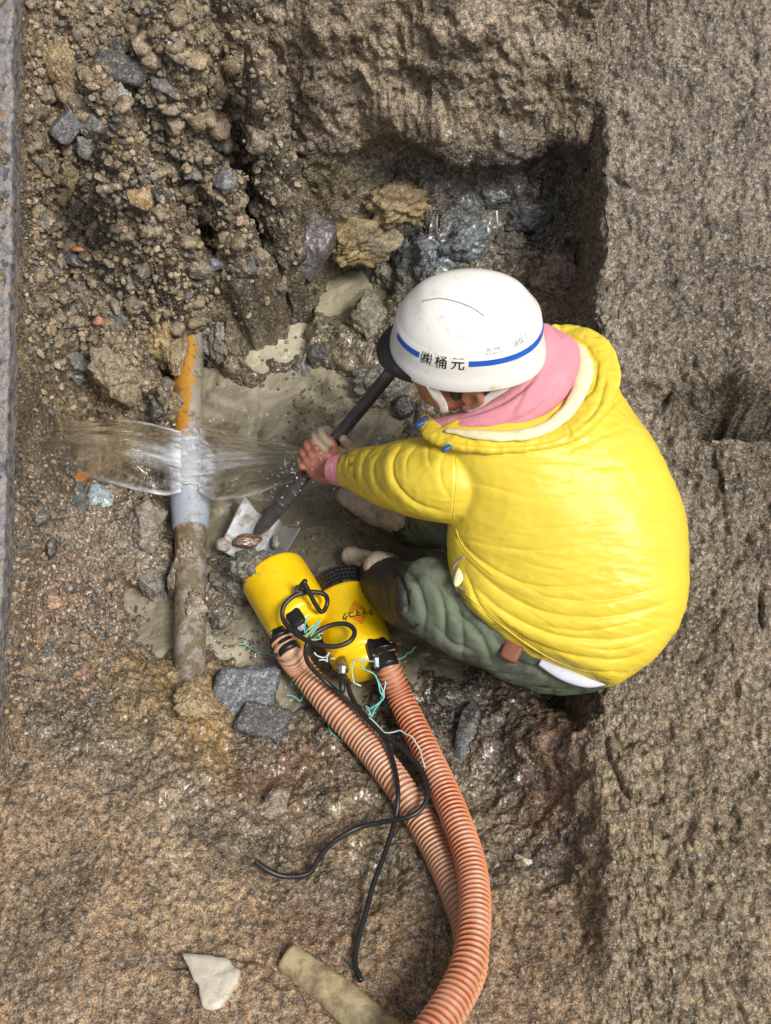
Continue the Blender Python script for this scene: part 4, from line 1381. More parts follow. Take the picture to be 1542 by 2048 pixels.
def hose(pix, r, mat, label, pitch=0.0118, start=()):
    P = list(start)
    for x, y, z_ in pix:
        q_ = W(x, y, z_)
        gz = down(q_[0], q_[1])[0][2]
        if q_[2] < gz + r * 0.9:
            q_ = W(x, y, gz + r * 0.9)
        P.append(q_)
    C, s = spline(P, 200)
    L = s[-1]
    n = int(L / pitch * 9)
    V, Qd, Tr, (us, ut) = tube(P, r, n, 36)
    ph = us / pitch + ut / (2 * math.pi)                          # a helical rib
    fr = ph - np.floor(ph)
    prof = np.exp(-((np.minimum(fr, 1 - fr)) / 0.17) ** 2)
    T, N, B = frames(tube_center(V, n, 36))
    cen = np.repeat(tube_center(V, n, 36), 36, 0)
    rad = V[:n * 36] - cen
    V[:n * 36] = cen + rad * (0.89 + 0.13 * prof)[:, None]
    z2 = np.array([0.0, 0.0])
    o = mk('suction_hose', V, [Qd, Tr], mat, origin=P[0], attrs={'hs': np.concatenate([ph, z2]), 'ht': np.concatenate([ut, z2])})
    tag(o, label, 'hose', 'orange pump hoses')
    return o


def tube_center(V, n, m):
    return V[:n * m].reshape(n, m, 3).mean(1)


H1 = [(552, 1258, .085), (566, 1290, .075), (605, 1342, .06), (670, 1420, .075), (735, 1492, .095), (795, 1568, .125), (840, 1638, .165), (880, 1710, .21), (915, 1788, .255), (938, 1860, .30), (940, 1935, .35), (905, 2010, .40), (850, 2090, .43), (790, 2160, .45)]
H2 = [(757, 1300, .095), (770, 1335, .09), (803, 1400, .10), (846, 1490, .135), (886, 1575, .19), (918, 1655, .25), (940, 1725, .30), (949, 1790, .35), (948, 1860, .40), (935, 1930, .44), (905, 1995, .47), (862, 2060, .50), (800, 2130, .52)]
# ------------------------------------------------------------------ two submersible pumps
def strip_on_cylinder(org, ax, nn, bb, r, pts2, lift=0.0012):
    """map flat (along, around) outlines onto the round body"""
    a = np.asarray(pts2, float)
    ang = a[:, 1] / r
    return org + a[:, :1] * ax + (r + lift) * (np.cos(ang)[:, None] * nn + np.sin(ang)[:, None] * bb)


def text_mesh(body, size, bold=0.0):
    cu = bpy.data.curves.new('t', 'FONT')
    cu.body = body
    cu.size = size
    cu.align_x = 'CENTER'
    cu.align_y = 'CENTER'
    cu.resolution_u = 3
    cu.offset = bold
    o = bpy.data.objects.new('t', cu)
    COL.objects.link(o)
    bpy.context.view_layer.update()
    me = bpy.data.meshes.new_from_object(o.evaluated_get(bpy.context.evaluated_depsgraph_get()))
    V = np.array([v.co[:] for v in me.vertices])
    Fs = [[v for v in p.vertices] for p in me.polygons]
    bpy.data.objects.remove(o)
    bpy.data.curves.remove(cu)
    bpy.data.meshes.remove(me)
    tri = [f for f in Fs if len(f) == 3]
    quad = [f for f in Fs if len(f) == 4]
    for f in Fs:
        if len(f) > 4:
            tri += [[f[0], f[i], f[i + 1]] for i in range(1, len(f) - 1)]
    return V, [np.array(x) for x in (tri, quad) if x]


def grate_material():
    m, t, p = new_mat('perforated_black_strainer')
    co = nd(t, 'ShaderNodeAttribute', attribute_name='cyl')
    v = tex(t, 'voronoi', 95, vec=co.outputs['Vector'])
    v.inputs['Randomness'].default_value = 0.15
    h = ramp(t, v.outputs['Distance'], [(0.28, 0.0), (0.42, 1.0)])
    t.links.new(mixc(t, (0.004, 0.004, 0.004), (0.03, 0.03, 0.032), h), p.inputs['Base Color'])
    p.inputs['Roughness'].default_value = 0.35
    t.links.new(bump(t, h, 1.0, 0.004), p.inputs['Normal'])
    return m


M['grate'] = grate_material()


def pump(a_px, b_px, length, r, label, logo, outlet, gland_out, handle_ang, strainer=True, rag=False):
    A, B = W(*a_px), W(*b_px)
    ax = nrm(B - A)
    vw = nrm(CAM - (A + B) / 2)
    nn = nrm(vw - ax * (vw @ ax))
    bb = np.cross(nn, ax)                                         # to the right as seen with the pump's top towards the camera
    root = empty('submersible_pump', A + ax * length * 0.5 - np.array([0, 0, r]))
    tag(root, label, 'pump', 'yellow submersible pumps')
    s0 = 0.055 if strainer else 0.0
    if strainer:
        prof = [(0.0, r * .80), (0.004, r * .88), (0.02, r * .90), (0.045, r * .90), (0.05, r * .99), (0.056, r * .99)]
        V, Q, T = lathe(A, ax, nn, prof, 48)
        th = np.tile(np.linspace(0, 2 * math.pi, 48, endpoint=False), len(prof))
        cyl = np.column_stack([np.repeat([d for d, _ in prof], 48), th * r, np.zeros(len(th))])
        cyl = np.vstack([cyl, [[0, 0, 0], [0, 0, 0]]])
        mk('strainer', V, [Q, T], M['grate'], root, attrs={'cyl': cyl})
    L = length
    prof = [(s0, r * .93), (s0 + .003, r * .985), (s0 + .010, r), (L * .55, r), (L * .76, r * .995), (L * .80, r * .985), (L * .86, r * .93), (L * .865, r * .80), (L * .87, r * .79), (L * .94, r * .77), (L * .985, r * .73), (L, r * .62)]
    fine = [prof[0]]
    for (d0, r0), (d1, r1) in zip(prof[:-1], prof[1:]):
        k_ = max(1, int((d1 - d0) / .006))
        fine += [(d0 + (d1 - d0) * q_ / k_, r0 + (r1 - r0) * q_ / k_) for q_ in range(1, k_ + 1)]
    V, Q, T = lathe(A, ax, nn, fine, 64)
    V = V + (0.0007 * fbm(V, 16, 3, 160))[:, None] * nn
    body = mk('body', V, [Q, T], M['yellow_paint'], root)
    # a clamp bolt row round the shoulder
    for ang in (-1.1, 1.25):
        c = A + ax * L * .845 + (math.cos(ang) * nn + math.sin(ang) * bb) * r * .98
        V, Q, T = lathe(c, math.cos(ang) * nn + math.sin(ang) * bb, ax, [(-.004, .006), (.003, .0065), (.006, .005)], 8)
        mk('bolt', V, [Q, T], M['steel'], root, smooth=False)
    # cap and handle
    mb = MB()
    hA = math.cos(handle_ang) * nn + math.sin(handle_ang) * bb
    hb = np.cross(ax, hA)
    V, F = rbox(A + ax * (L * .90) + hA * r * .80, (.030, .012, .019), [ax, hA, hb], .22)
    mb.add(V, T=F)
    V, F = rbox(A + ax * (L * .985) + hA * r * .72, (.030, .011, .014), [nrm(ax - .35 * hA), nrm(hA + .35 * ax), hb], .22)
    mb.add(V, T=F)
    h = mb.build('handle', M['black_plastic'], root)
    V, F = rbox(A + ax * (L * 1.03) + hA * (r * .72 + .009), (.016, .0022, .009), [nrm(ax - .35 * hA), nrm(hA + .35 * ax), hb], .2)
    mk('sticker', V, F, M['grey_label'], h)
    # cable gland
    ga = math.cos(gland_out[0]) * nn + math.sin(gland_out[0]) * bb
    gp = A + ax * L * gland_out[1] + ga * r * gland_out[2]
    gd = nrm(ax * gland_out[3] + ga * (1 - gland_out[3]))
    V, Q, T = lathe(gp, gd, bb, [(-.012, .012), (.006, .0125), (.008, .0145), (.02, .0145), (.022, .010), (.034, .009)], 24)
    g_ = mk('cable_gland', V, [Q, T], M['steel'], root)
    V, Q, T = lathe(gp + gd * .030, gd, bb, [(0, .0085), (.022, .0085), (.05, .006)], 20)
    mk('cable_boot', V, [Q, T], M['black_rubber'], g_)
    # hose outlet
    oa = math.cos(outlet[0]) * nn + math.sin(outlet[0]) * bb
    o0 = A + ax * L * .80 + oa * r * .66
    V, Qd, Tr, _ = tube([o0, o0 + ax * .035 + oa * .010, o0 + ax * .075 + oa * .012], [.022, .026, .026], 24, 24)
    ob = mk('outlet', V, [Qd, Tr], M['black_plastic'], root)
    for q_ in (0.036,):
        V, Q, T = lathe(o0 + ax * q_ + oa * .012, ax, oa, [(-.004, .0335), (-.0035, .035), (.0035, .035), (.004, .0335)], 30)
        mk('hose_clamp', V, [Q, T], M['black_plastic'], ob)
    if logo:
        ls = 0.0009
        mb, mk_ = MB(), 0
        rows_ = np.linspace(-.034, .034, 17)
        for i_, d_ in enumerate(rows_):
            if abs(d_ - 0.001) < .0072:
                continue
            hw = (.035 - abs(d_)) * 0.78
            if hw < .002:
                continue
            al = L * .56 + d_
            c0_ = .022
            k_ = 8
            e = np.array([(al - .0011, c0_ + x) for x in np.linspace(-hw, hw, k_)] + [(al + .0011, c0_ + x) for x in np.linspace(-hw, hw, k_)])
            V = strip_on_cylinder(A, ax, nn, bb, r, e)
            a0 = np.arange(k_ - 1)
            mb.add(V, Q=np.stack([a0, a0 + 1, a0 + k_ + 1, a0 + k_], 1))
        mb.build('emblem', M['red_print'], body)
        TVx, TFx = text_mesh(logo, .0195, .0006)
        TVx[:, 0] *= 0.82
        # the writing stands the right way up for someone at the pump's far end
        e = np.column_stack([L * .56 + 0.001 + TVx[:, 1], .022 - TVx[:, 0]])
        V = strip_on_cylinder(A, ax, nn, bb, r, e, .0016)
        mk('lettering', V, TFx, M['black_print'], body, smooth=False)
    return root, gp + gd * .07, [o0 + ax * .030 + oa * .010, o0 + ax * .066 + oa * .012 - np.array([0, 0, .016])]


p1, g1, oo1 = pump((546, 1150, .070), (622, 1275, .110), .192, .0835, 'left yellow submersible pump with its end buried in grey mud', None, (-1.05, 0), (0.35, .68, 1.0, .25), -0.1, strainer=False)
p2, g2, oo2 = pump((676, 1158, .065), (730, 1335, .105), .262, .0775, 'right yellow submersible pump with red striped emblem and black strainer', 'クッマコク', (0.95, 0), (-0.85, .93, .8, .75), 0.55)

hose(H1[2:], .0335, M['hose_a'], 'faded pale orange ribbed hose from the left pump, lying underneath', start=oo1)
hose(H2[2:], .0315, M['hose_b'], 'bright orange ribbed hose from the right pump, lying on top', start=oo2)


def cable(pix, r, label, mat='black_rubber', name='power_cable', start=None, lift=0.0, cat='cable'):
    P = [] if start is None else [start]
    for q_ in pix:
        if len(q_) == 2:
            h_, n_ = hit(*q_)
            P.append(h_ + nrm(CAM - h_) * (r + lift))
        else:
            P.append(W(*q_))
    V, Qd, Tr, _ = tube(P, r, len(P) * 14, 10)
    o = mk(name, V, [Qd, Tr], M[mat], origin=P[0])
    tag(o, label, cat)
    return o


cable([(640, 1222, .185), (654, 1208, .19), (650, 1190, .19), (625, 1184, .195), (592, 1190, .20), (568, 1212, .20), (567, 1240, .195), (590, 1266, .20), (625, 1286, .21), (668, 1293, .215), (700, 1282, .215), (709, 1262, .21), (692, 1248, .205), (660, 1251, .20), (628, 1268, .20), (613, 1292, .20), (616, 1325, .17), (650, 1362, .125), (695, 1402, .115), (738, 1440, .125), (770, 1480, .14), (789, 1535, .17), (796, 1590, .20), (790, 1640, .20), (772, 1700, .225), (748, 1765, .26), (730, 1830, .29), (715, 1885, .315), (710, 1925, .335), (722, 1962, .355)],
      .0056, 'long black power cable looped over the left pump, running down', start=g1)
cable([(693, 1352, .10), (700, 1385, .10), (722, 1425, .12), (750, 1455, .135), (782, 1480, .15), (815, 1505, .17), (845, 1545, .19), (856, 1585, .21), (842, 1618, .22), (810, 1636, .22), (765, 1644, .20), (715, 1656, .19), (672, 1680, .205), (642, 1710, .225), (622, 1742, .24), (598, 1752, .25), (565, 1752, .265), (535, 1740, .275), (510, 1722, .28)],
      .0056, 'black power cable of the right pump, curling away to the left', start=g2)


# ------------------------------------------------------------------ turquoise twine tied round the handles
def twine(pix, label, mat='twine', r=.0017, seed=0, curl=2.5):
    g_ = np.random.default_rng(seed)
    pts = []
    for (x0, y0, z0), (x1, y1, z1) in zip(pix[:-1], pix[1:]):
        k_ = max(2, int(math.hypot(x1 - x0, y1 - y0) / 14))
        for q_ in range(k_):
            f = q_ / k_
            pts.append((x0 + (x1 - x0) * f + g_.normal() * curl, y0 + (y1 - y0) * f + g_.normal() * curl, z0 + (z1 - z0) * f))
    pts.append(pix[-1])
    P = []
    for x, y, z_ in pts:
        q_ = W(x, y, z_)
        gz = down(q_[0], q_[1])[0][2]
        P.append(q_ if q_[2] > gz + r else W(x, y, gz + r))
    V, Qd, Tr, _ = tube(P, r, len(P) * 6, 7)
    o = mk('twine', V, [Qd, Tr], M[mat], origin=P[0])
    tag(o, label, 'twine', 'strands of twine round the pumps')


twine([(472, 1287, .01), (500, 1296, .012), (540, 1308, .03), (575, 1318, .12)], 'frayed turquoise twine stretching left from the left hose', seed=1)
twine([(622, 1232, .20), (604, 1262, .20), (630, 1250, .21), (610, 1276, .20), (640, 1240, .205), (620, 1272, .205), (636, 1282, .20), (646, 1266, .20)], 'knot of turquoise twine tied round the left pump handle', seed=2, curl=3)
twine([(578, 1352, .05), (598, 1342, .04), (585, 1362, .03), (604, 1368, .03), (606, 1388, .03), (600, 1398, .03), (572, 1390, .03)], 'crinkled turquoise twine left of the left hose', seed=3)
twine([(634, 1388, .05), (650, 1425, .05), (662, 1462, .05), (684, 1482, .06), (710, 1476, .10), (735, 1470, .125)], 'turquoise twine loop hanging off the left of the lower hose', seed=4, curl=1)
twine([(790, 1322, .12), (808, 1313, .12), (822, 1302, .14), (832, 1294, .16)], 'short turquoise twine reaching towards the green trousers', seed=5, curl=1)
twine([(745, 1318, .19), (720, 1330, .19), (745, 1345, .18), (760, 1370, .16), (764, 1392, .15), (745, 1418, .14), (735, 1416, .135), (740, 1432, .13), (756, 1408, .14), (766, 1384, .15), (750, 1352, .17)], 'turquoise twine tied from right pump handle down between hoses', seed=6)
twine([(738, 1434, .13), (756, 1452, .14), (772, 1466, .155), (800, 1462, .165), (825, 1474, .18), (842, 1500, .185), (850, 1535, .20)], 'pale twine lying across the right hose', 'pale_twine', seed=7, curl=1)
twine([(735, 1318, .19), (712, 1322, .18), (702, 1340, .16), (706, 1362, .14), (722, 1372, .13)], 'pale twine hook below the right pump handle', 'pale_twine', seed=8, curl=1.5)
twine([(630, 1304, .20), (645, 1316, .19), (660, 1306, .20), (655, 1318, .19), (638, 1320, .19)], 'small pale twine tangle between the two pumps', 'pale_twine', seed=9, curl=2)
twine([(760, 1312, .16), (768, 1340, .14), (770, 1370, .135), (768, 1395, .14)], 'pale twine bound round the top of the right hose', 'pale_twine', seed=10, curl=1.5)


# ------------------------------------------------------------------ the shovel
sA, sB = W(527, 1052, .052), W(797, 726, .44)
sd = nrm(sB - sA)
sv = nrm(CAM - (sA + sB) / 2)
sn = nrm(sv - sd * (sv @ sd))                                     # towards the camera, square to the shaft
sp = np.cross(sn, sd)                                             # across the shaft
shovel = empty('shovel', sA)
tag(shovel, 'steel shovel with a black shaft held by the crouching worker', 'shovel')
V, Qd, Tr, _ = tube([sA + sd * .055, sA + sd * .25, sA + sd * .45, sB + sd * .10], [.0155, .0158, .0158, .016], 60, 24)
mk('shaft', V, [Qd, Tr], M['black_steel'], shovel)
V, Qd, Tr, _ = tube([sA - sd * .055 + sn * .002, sA - sd * .01 + sn * .004, sA + sd * .05, sA + sd * .085], [.006, .015, .0185, .0182], 40, 24)
V2_, Qd2, Tr2, _ = tube([sA + sd * .083, sA + sd * .088, sA + sd * .093], [.0195, .0205, .0195], 8, 24)
mb = MB().add(V, Qd, Tr).add(V2_, Qd2, Tr2)
mb.build('socket', M['black_steel'], shovel)
V, Qd, Tr, _ = tube([sB + sd * .10 - sp * .055, sB + sd * .10, sB + sd * .10 + sp * .055], [.014, .0165, .014], 20, 20)
mk('grip', V, [Qd, Tr], M['black_steel'], shovel)
# blade: pressed sheet whose shoulders and cutting edge follow the photo
bl = [W(490, 988, .075), W(603, 1056, .060), W(566, 1118, .028), W(437, 1098, .040)]   # left shoulder, right shoulder, right tip, left tip
nu, nv_ = 40, 40
uu, vv = np.meshgrid(np.linspace(0, 1, nu), np.linspace(0, 1, nv_), indexing='ij')
Pb = (1 - vv)[..., None] * ((1 - uu)[..., None] * bl[0] + uu[..., None] * bl[1]) + vv[..., None] * ((1 - uu)[..., None] * bl[3] + uu[..., None] * bl[2])
bn = nrm(np.cross(bl[1] - bl[0], bl[3] - bl[0]))
bn = bn if bn[2] > 0 else -bn
along = nrm(bl[3] - bl[0])
mid_ = np.sin(math.pi * uu)
Pb = Pb + along * (0.030 * mid_ * (1 - vv) * (1 - 0.9 * np.exp(-((uu - .55) / .16) ** 2)) - 0.0 * vv)[..., None]
Pb = Pb + bn * (0.006 * (1 - mid_) - 0.010 * mid_ * (1 - np.exp(-((uu - .52) / .1) ** 2)))[..., None]
Pb = Pb + along * (0.022 * mid_ * vv)[..., None]
Pf = Pb.reshape(-1, 3)
Vb = np.vstack([Pf, Pf - bn * .0022])
i_ = np.arange(nu - 1)[:, None] * nv_
j_ = np.arange(nv_ - 1)[None]
q1 = np.stack([i_ + j_, i_ + nv_ + j_, i_ + nv_ + j_ + 1, i_ + j_ + 1], -1).reshape(-1, 4)
N0 = nu * nv_
bnd = np.concatenate([np.arange(nv_ - 1), (np.arange(nu - 1) * nv_ + nv_ - 1), (N0 - 1 - np.arange(nv_ - 1)), ((nu - 1 - np.arange(nu - 1)) * nv_)])
nb = np.roll(bnd, -1)
mk('blade', Vb, np.vstack([q1[:, ::-1], q1 + N0, np.stack([nb, bnd, bnd + N0, nb + N0], 1)]), M['blade_steel'], shovel)


# ------------------------------------------------------------------ the worker
def shaft_at(px_):
    """point of the shovel shaft seen at a photo column"""
    a, b = 0.0, 1.0
    for _ in range(40):
        c = (a + b) / 2
        if proj((sA + (sB - sA) * c)[None])[0][0] < px_:
            a = c
        else:
            b = c
    return sA + (sB - sA) * a


foot = W(760, 1130, .02)
# head frame: the helmet's own axes
HC = W(936, 684, .755)                                            # centre of the helmet rim
hz = nrm([-0.03, 0.21, 0.97])
hx = np.array([-0.985, -0.02, -0.05])
hx = nrm(hx - hz * (hx @ hz))                                     # forward
hy = np.cross(hz, hx)                                             # towards his left
HA = np.array([hx, hy, hz])


def H(x, y, z_):
    return HC + np.array([x + .004, y + .016, z_ - .008]) @ HA


def capsule(mb, pts, rad, n=24, m=16, flat=1.0, upv=None):
    V, Qd, Tr, _ = tube(pts, rad, n, m, flat, upv)
    mb.add(V, Qd, Tr)
    for p_, r_ in ((pts[0], rad[0]), (pts[-1], rad[-1])):
        V, F = ellipsoid(p_, [r_] * 3, sub=3)
        mb.add(V, T=F)


hand = shaft_at(640)
knu = -np.cross(sd, sn)                                           # across the shaft, from wrist to knuckles (towards the left)
if knu[0] > 0:
    knu = -knu
wrist = W(697, 941, hand[2] + .035)
elbow = W(800, 965, .44)
shl = W(935, 962, .52)
shr = W(1120, 745, .56)
neck0 = W(1035, 800, .62)
pelvis = W(1110, 1290, .30)
chest = W(1060, 980, .48)

body = MB()
# skull, jaw, nose, brow, chin, ears
for c, rr in (((0.0, 0, .01), (.098, .082, .105)), ((.035, 0, -.07), (.066, .066, .075)), ((.068, 0, -.105), (.030, .034, .026)),
              ((.085, 0, -.062), (.026, .036, .022)), ((.088, 0, -.015), (.018, .052, .014)), ((.055, .044, -.062), (.030, .018, .026)), ((.055, -.044, -.062), (.030, .018, .026))):
    V, F = ellipsoid(H(*c), rr, HA, 4)
    body.add(V, T=F)
capsule(body, [H(.093, 0, -.02), H(.108, 0, -.045), H(.112, 0, -.058)], [.008, .011, .012], 12, 12)
for sy in (1, -1):
    V, F = ellipsoid(H(.112, .012 * sy, -.062), (.010, .009, .008), HA, 3)
    body.add(V, T=F)
    capsule(body, [H(.012, .078 * sy, -.020), H(-.016, .090 * sy, -.022), H(-.024, .092 * sy, -.045), H(-.012, .086 * sy, -.066), H(.004, .079 * sy, -.078)], [.008, .0085, .009, .0085, .008], 24, 10)
    V, F = ellipsoid(H(-.006, .080 * sy, -.045), (.020, .007, .028), HA, 3)
    body.add(V, T=F)
    capsule(body, [H(.088, .018 * sy, -.094), H(.094, 0, -.094)], [.007, .008], 8, 8)
capsule(body, [H(-.03, 0, -.06), neck0 + np.array([-.02, 0, .0]), neck0 - np.array([0, .05, .08])], [.058, .062, .07])
capsule(body, [shl + np.array([.06, 0, -.02]), (shl + shr) / 2, shr], [.07, .09, .07])
capsule(body, [(shl + shr) / 2, chest, pelvis], [.09, .10, .10], 30, 20)
capsule(body, [shl, elbow, wrist], [.055, .045, .029], 40, 16)
# the left hand: palm over the shaft, fingers wrapped round it
kn0 = hand + sn * .034 + knu * .022
wc = wrist
palm_c = hand + sn * .033 - knu * .018
pz = nrm(kn0 - wc)
V, F = ellipsoid(palm_c, (.046, .041, .017), np.array([knu, sd, sn]), 4)
body.add(V, T=F)
capsule(body, [wrist, (wrist + palm_c) / 2 + sn * .004, palm_c], [.027, .027, .020], 16, 14)
for k_, (off, ln, rr) in enumerate(((.031, .96, .0098), (.0105, 1.06, .0102), (-.0105, 1.0, .0098), (-.0305, .84, .0088))):
    b0 = hand + sd * off + knu * .020 + sn * .032
    f1_ = hand + sd * (off * 1.05 + .002) + knu * (.041 * ln) + sn * .016
    f2_ = hand + sd * off + knu * (.034 * ln) - sn * .015
    f3_ = hand + sd * off * .95 + knu * (.010 * ln) - sn * .0275
    capsule(body, [b0, f1_, f2_, f3_], [rr * 1.15, rr * 1.08, rr, rr * .85], 26, 10)
    V, F = ellipsoid(b0 + sn * .002, (rr * 1.25,) * 3, sub=3)
    body.add(V, T=F)
capsule(body, [hand - knu * .030 + sd * .022 + sn * .024, hand - knu * .012 + sd * .052 + sn * .022, hand + knu * .006 + sd * .062 + sn * .021, hand + knu * .024 + sd * .060 + sn * .014], [.0165, .0125, .0115, .009], 24, 12)
# right arm reaching down to the shaft behind
rhand = shaft_at(654)
capsule(body, [shr, W(960, 900, .34), W(840, 950, .27), rhand + np.array([.07, -.035, .0])], [.05, .046, .04, .028], 40, 16)
# legs inside the trousers
hipL, kneeL, ankL = W(1105, 1310, .30), W(850, 1195, .36), W(752, 1150, .085)
hipR, kneeR, ankR = W(1080, 1190, .30), W(900, 1010, .34), W(815, 1050, .08)
for h_, kn_, an_ in ((hipL, kneeL, ankL), (hipR, kneeR, ankR)):
    capsule(body, [h_, kn_], [.075, .055], 20, 14)
    capsule(body, [kn_, an_], [.05, .036], 20, 14)
V, F, N = remesh(body, .0032, 3)
V += N * (0.0006 * fbm(V, 60, 2, 170))[:, None]
person = mk('person', V, F, M['skin'], origin=foot)
tag(person, 'crouching worker in yellow rain jacket, white helmet and olive trousers digging', 'person')

# eyes
for sy in (1, -1):
    V, F = ellipsoid(H(.090, .030 * sy, -.036), (.011,) * 3, HA, 3)
    mk('eye', V, F, M['white_strap'], person)
# hair at the back and sides under the helmet
hr = MB()
V, F = ellipsoid(H(-.022, 0, -.004), (.092, .082, .098), HA, 5)
V = V + np.array(nrm(-hx))[None] * 0.002
hr.add(V, T=F)
for sy in (1, -1):
    V, F = ellipsoid(H(.022, .071 * sy, -.036), (.014, .009, .034), HA, 3)
    hr.add(V, T=F)
V, F, N = remesh(hr, .003, 2)
V += N * (0.0025 * fbm(V * np.array([1, 1, .4]), 130, 3, 171))[:, None]
mk('hair', V, F, M['hair'], person)

# ---- trousers
tr = MB()
capsule(tr, [W(1150, 1275, .30), W(1080, 1276, .30), W(960, 1232, .335), W(862, 1194, .345)], [.12, .114, .102, .088], 50, 28)
capsule(tr, [W(868, 1196, .34), W(815, 1190, .24), W(775, 1168, .15), W(752, 1156, .095)], [.088, .076, .062, .049], 40, 28)
capsule(tr, [W(1140, 1220, .29), W(1040, 1120, .31), W(905, 1020, .32)], [.11, .10, .085], 40, 24)
capsule(tr, [W(905, 1020, .31), W(865, 1040, .18), W(826, 1052, .09)], [.085, .068, .052], 40, 24)
V, F = ellipsoid(W(1130, 1278, .285), (.155, .122, .12), sub=4)
tr.add(V, T=F)
V, F = ellipsoid(W(1170, 1298, .30), (.10, .094, .11), sub=4)
tr.add(V, T=F)
# the folded hem that sticks out
hem = [W(850, 1235, .20), W(835, 1262, .19), W(800, 1243, .175)]
V, Qd, Tr_, _ = tube([W(870, 1225, .22), W(835, 1243, .20), W(800, 1246, .185)], [.04, .034, .006], 20, 20, 0.35)
tr.add(V, Qd, Tr_)
V, F, N = remesh(tr, .0042, 3)
Vs_ = V + N * (0.004 * fbm(V, 7, 2, 180) + 0.0012 * fbm(V, 30, 2, 181))[:, None]
V = folds(Vs_, N, [
    ([(760, 1120), (800, 1150), (815, 1210), (800, 1240)], .009, 6), ([(790, 1125), (830, 1160), (850, 1220), (845, 1270)], .010, 7),
    ([(825, 1120), (870, 1165), (890, 1230), (885, 1290)], .009, 7), ([(850, 1130), (905, 1190), (925, 1260), (925, 1320)], .009, 8),
    ([(900, 1215), (960, 1270), (985, 1330)], .008, 8), ([(985, 1270), (1030, 1320), (1080, 1340), (1150, 1350)], .007, 8),
    ([(930, 1325), (980, 1345), (1050, 1350)], .006, 6), ([(870, 1250), (905, 1285), (960, 1305)], .006, 7), ([(960, 1360), (1050, 1375), (1150, 1380)], .005, 6)])
qx, qy = proj(V)
V = V + N * (0.0014 * (0.5 - np.abs(fbm(V * np.array([1.5, .5, 1]), 20, 2, 183)) * 2))[:, None]
mudv = np.clip(sstep(860, 770, qx) * 0.75 + 0.5 * sstep(.10, .03, V[:, 2]) + 0.22 * sstep(1330, 1390, qy) + 0.12, 0, 1)
mk('trousers', V, F, M['olive_cloth'], person, attrs={'mud': mudv})

# ---- boots
for toe, heel, an_, wd in ((W(703, 1112, .045), W(790, 1165, .045), W(760, 1152, .10), .040), (W(692, 992, .045), W(822, 1052, .045), W(818, 1050, .10), .040)):
    b_ = MB()
    mid2 = (toe + heel) / 2
    capsule(b_, [toe, toe * .7 + heel * .3, mid2, heel], [wd * .62, wd * .88, wd, wd * .85], 30, 20)
    capsule(b_, [heel + (toe - heel) * .15, heel + (toe - heel) * .12 + np.array([0, 0, .06]), an_ + np.array([0, 0, .06])], [wd, wd * .95, wd * .98], 20, 20)
    capsule(b_, [toe * .85 + heel * .15, toe * .4 + heel * .6 + np.array([0, 0, .02]), an_ + np.array([0, 0, .03])], [wd * .72, wd * .98, wd * 1.02], 24, 20)
    V, Fx, N = remesh(b_, .004, 8)
    V[:, 2] = np.where(V[:, 2] < .012, .012 + (V[:, 2] - .012) * .2, V[:, 2])
    V += N * (0.004 * fbm(V, 22, 3, 185) + 0.0015 * (0.5 - np.abs(fbm(V, 60, 2, 186)) * 2))[:, None]
    bt = mk('boot', V, Fx, M['boot'], person)

# ---- the pink hooded top: cuff and the hood lying round the neck
V, Qd, Tr_, _ = tube([W(668, 940, .285), W(685, 941, .30), W(705, 943, .315)], [.034, .0375, .041], 24, 28)
V += 0.0015 * np.sin(np.arctan2(V[:, 2] - V[:, 2].mean(), V[:, 1] - V[:, 1].mean()) * 40)[:, None] * nrm(np.array([0, .3, 1]))
mk('cuff', V, [Qd, Tr_], M['pink_cloth'], person)
hd = MB()
capsule(hd, [W(866, 848, .60), W(905, 848, .625), W(965, 838, .65), W(1030, 812, .665), W(1085, 770, .675), W(1112, 715, .675), W(1095, 680, .66)], [.014, .022, .032, .046, .052, .050, .03], 70, 26, .9)
capsule(hd, [W(925, 834, .625), W(970, 815, .655), W(1020, 790, .68), W(1068, 745, .70), W(1092, 700, .70), W(1085, 670, .69)], [.008, .015, .024, .030, .030, .024], 60, 22)
V, F = ellipsoid(W(1045, 800, .58), (.09, .08, .06), sub=4)
hd.add(V, T=F)
V, F, N = remesh(hd, .0035, 4)
V = V + N * (0.004 * fbm(V, 14, 3, 190))[:, None]
V = folds(V, N, [([(905, 838), (960, 824), (1015, 800), (1060, 765), (1085, 720)], .007, 5), ([(880, 850), (930, 842), (990, 835)], .004, 5),
                 ([(1000, 850), (1050, 835), (1095, 800), (1120, 750)], .005, 7), ([(1020, 830), (1040, 800), (1050, 780)], .004, 6), ([(890, 822), (940, 812), (985, 798)], .003, 4)])
mk('hood', V, F, M['pink_cloth'], person)

# ---- the yellow rain jacket
jk = MB()
secs = [  # left end, right end, thickness towards the camera
    ((1030, 1296, .365), (1205, 1374, .335), .05), ((975, 1252, .38), (1228, 1372, .335), .13), ((915, 1196, .40), (1246, 1360, .34), .20), ((897, 1135, .41), (1318, 1302, .38), .25), ((894, 1075, .44), (1366, 1215, .41), .29),
    ((900, 1020, .48), (1374, 1110, .45), .30), ((905, 965, .53), (1358, 1000, .49), .28), ((893, 915, .57), (1305, 890, .54), .24),
    ((872, 880, .59), (1240, 790, .57), .19), ((868, 868, .60), (1195, 705, .59), .15)]
Ls = np.array([W(*a) for a, b, c in secs])
Rs = np.array([W(*b) for a, b, c in secs])
th = np.array([c for a, b, c in secs])
data, _ = spline(np.column_stack([(Ls + Rs) / 2, (Rs - Ls) / 2, th]), 44)
m_ = 72
ang = np.linspace(0, 2 * math.pi, m_, endpoint=False)
ce, se = np.cos(ang), np.sin(ang)
pw = 2 / 2.5
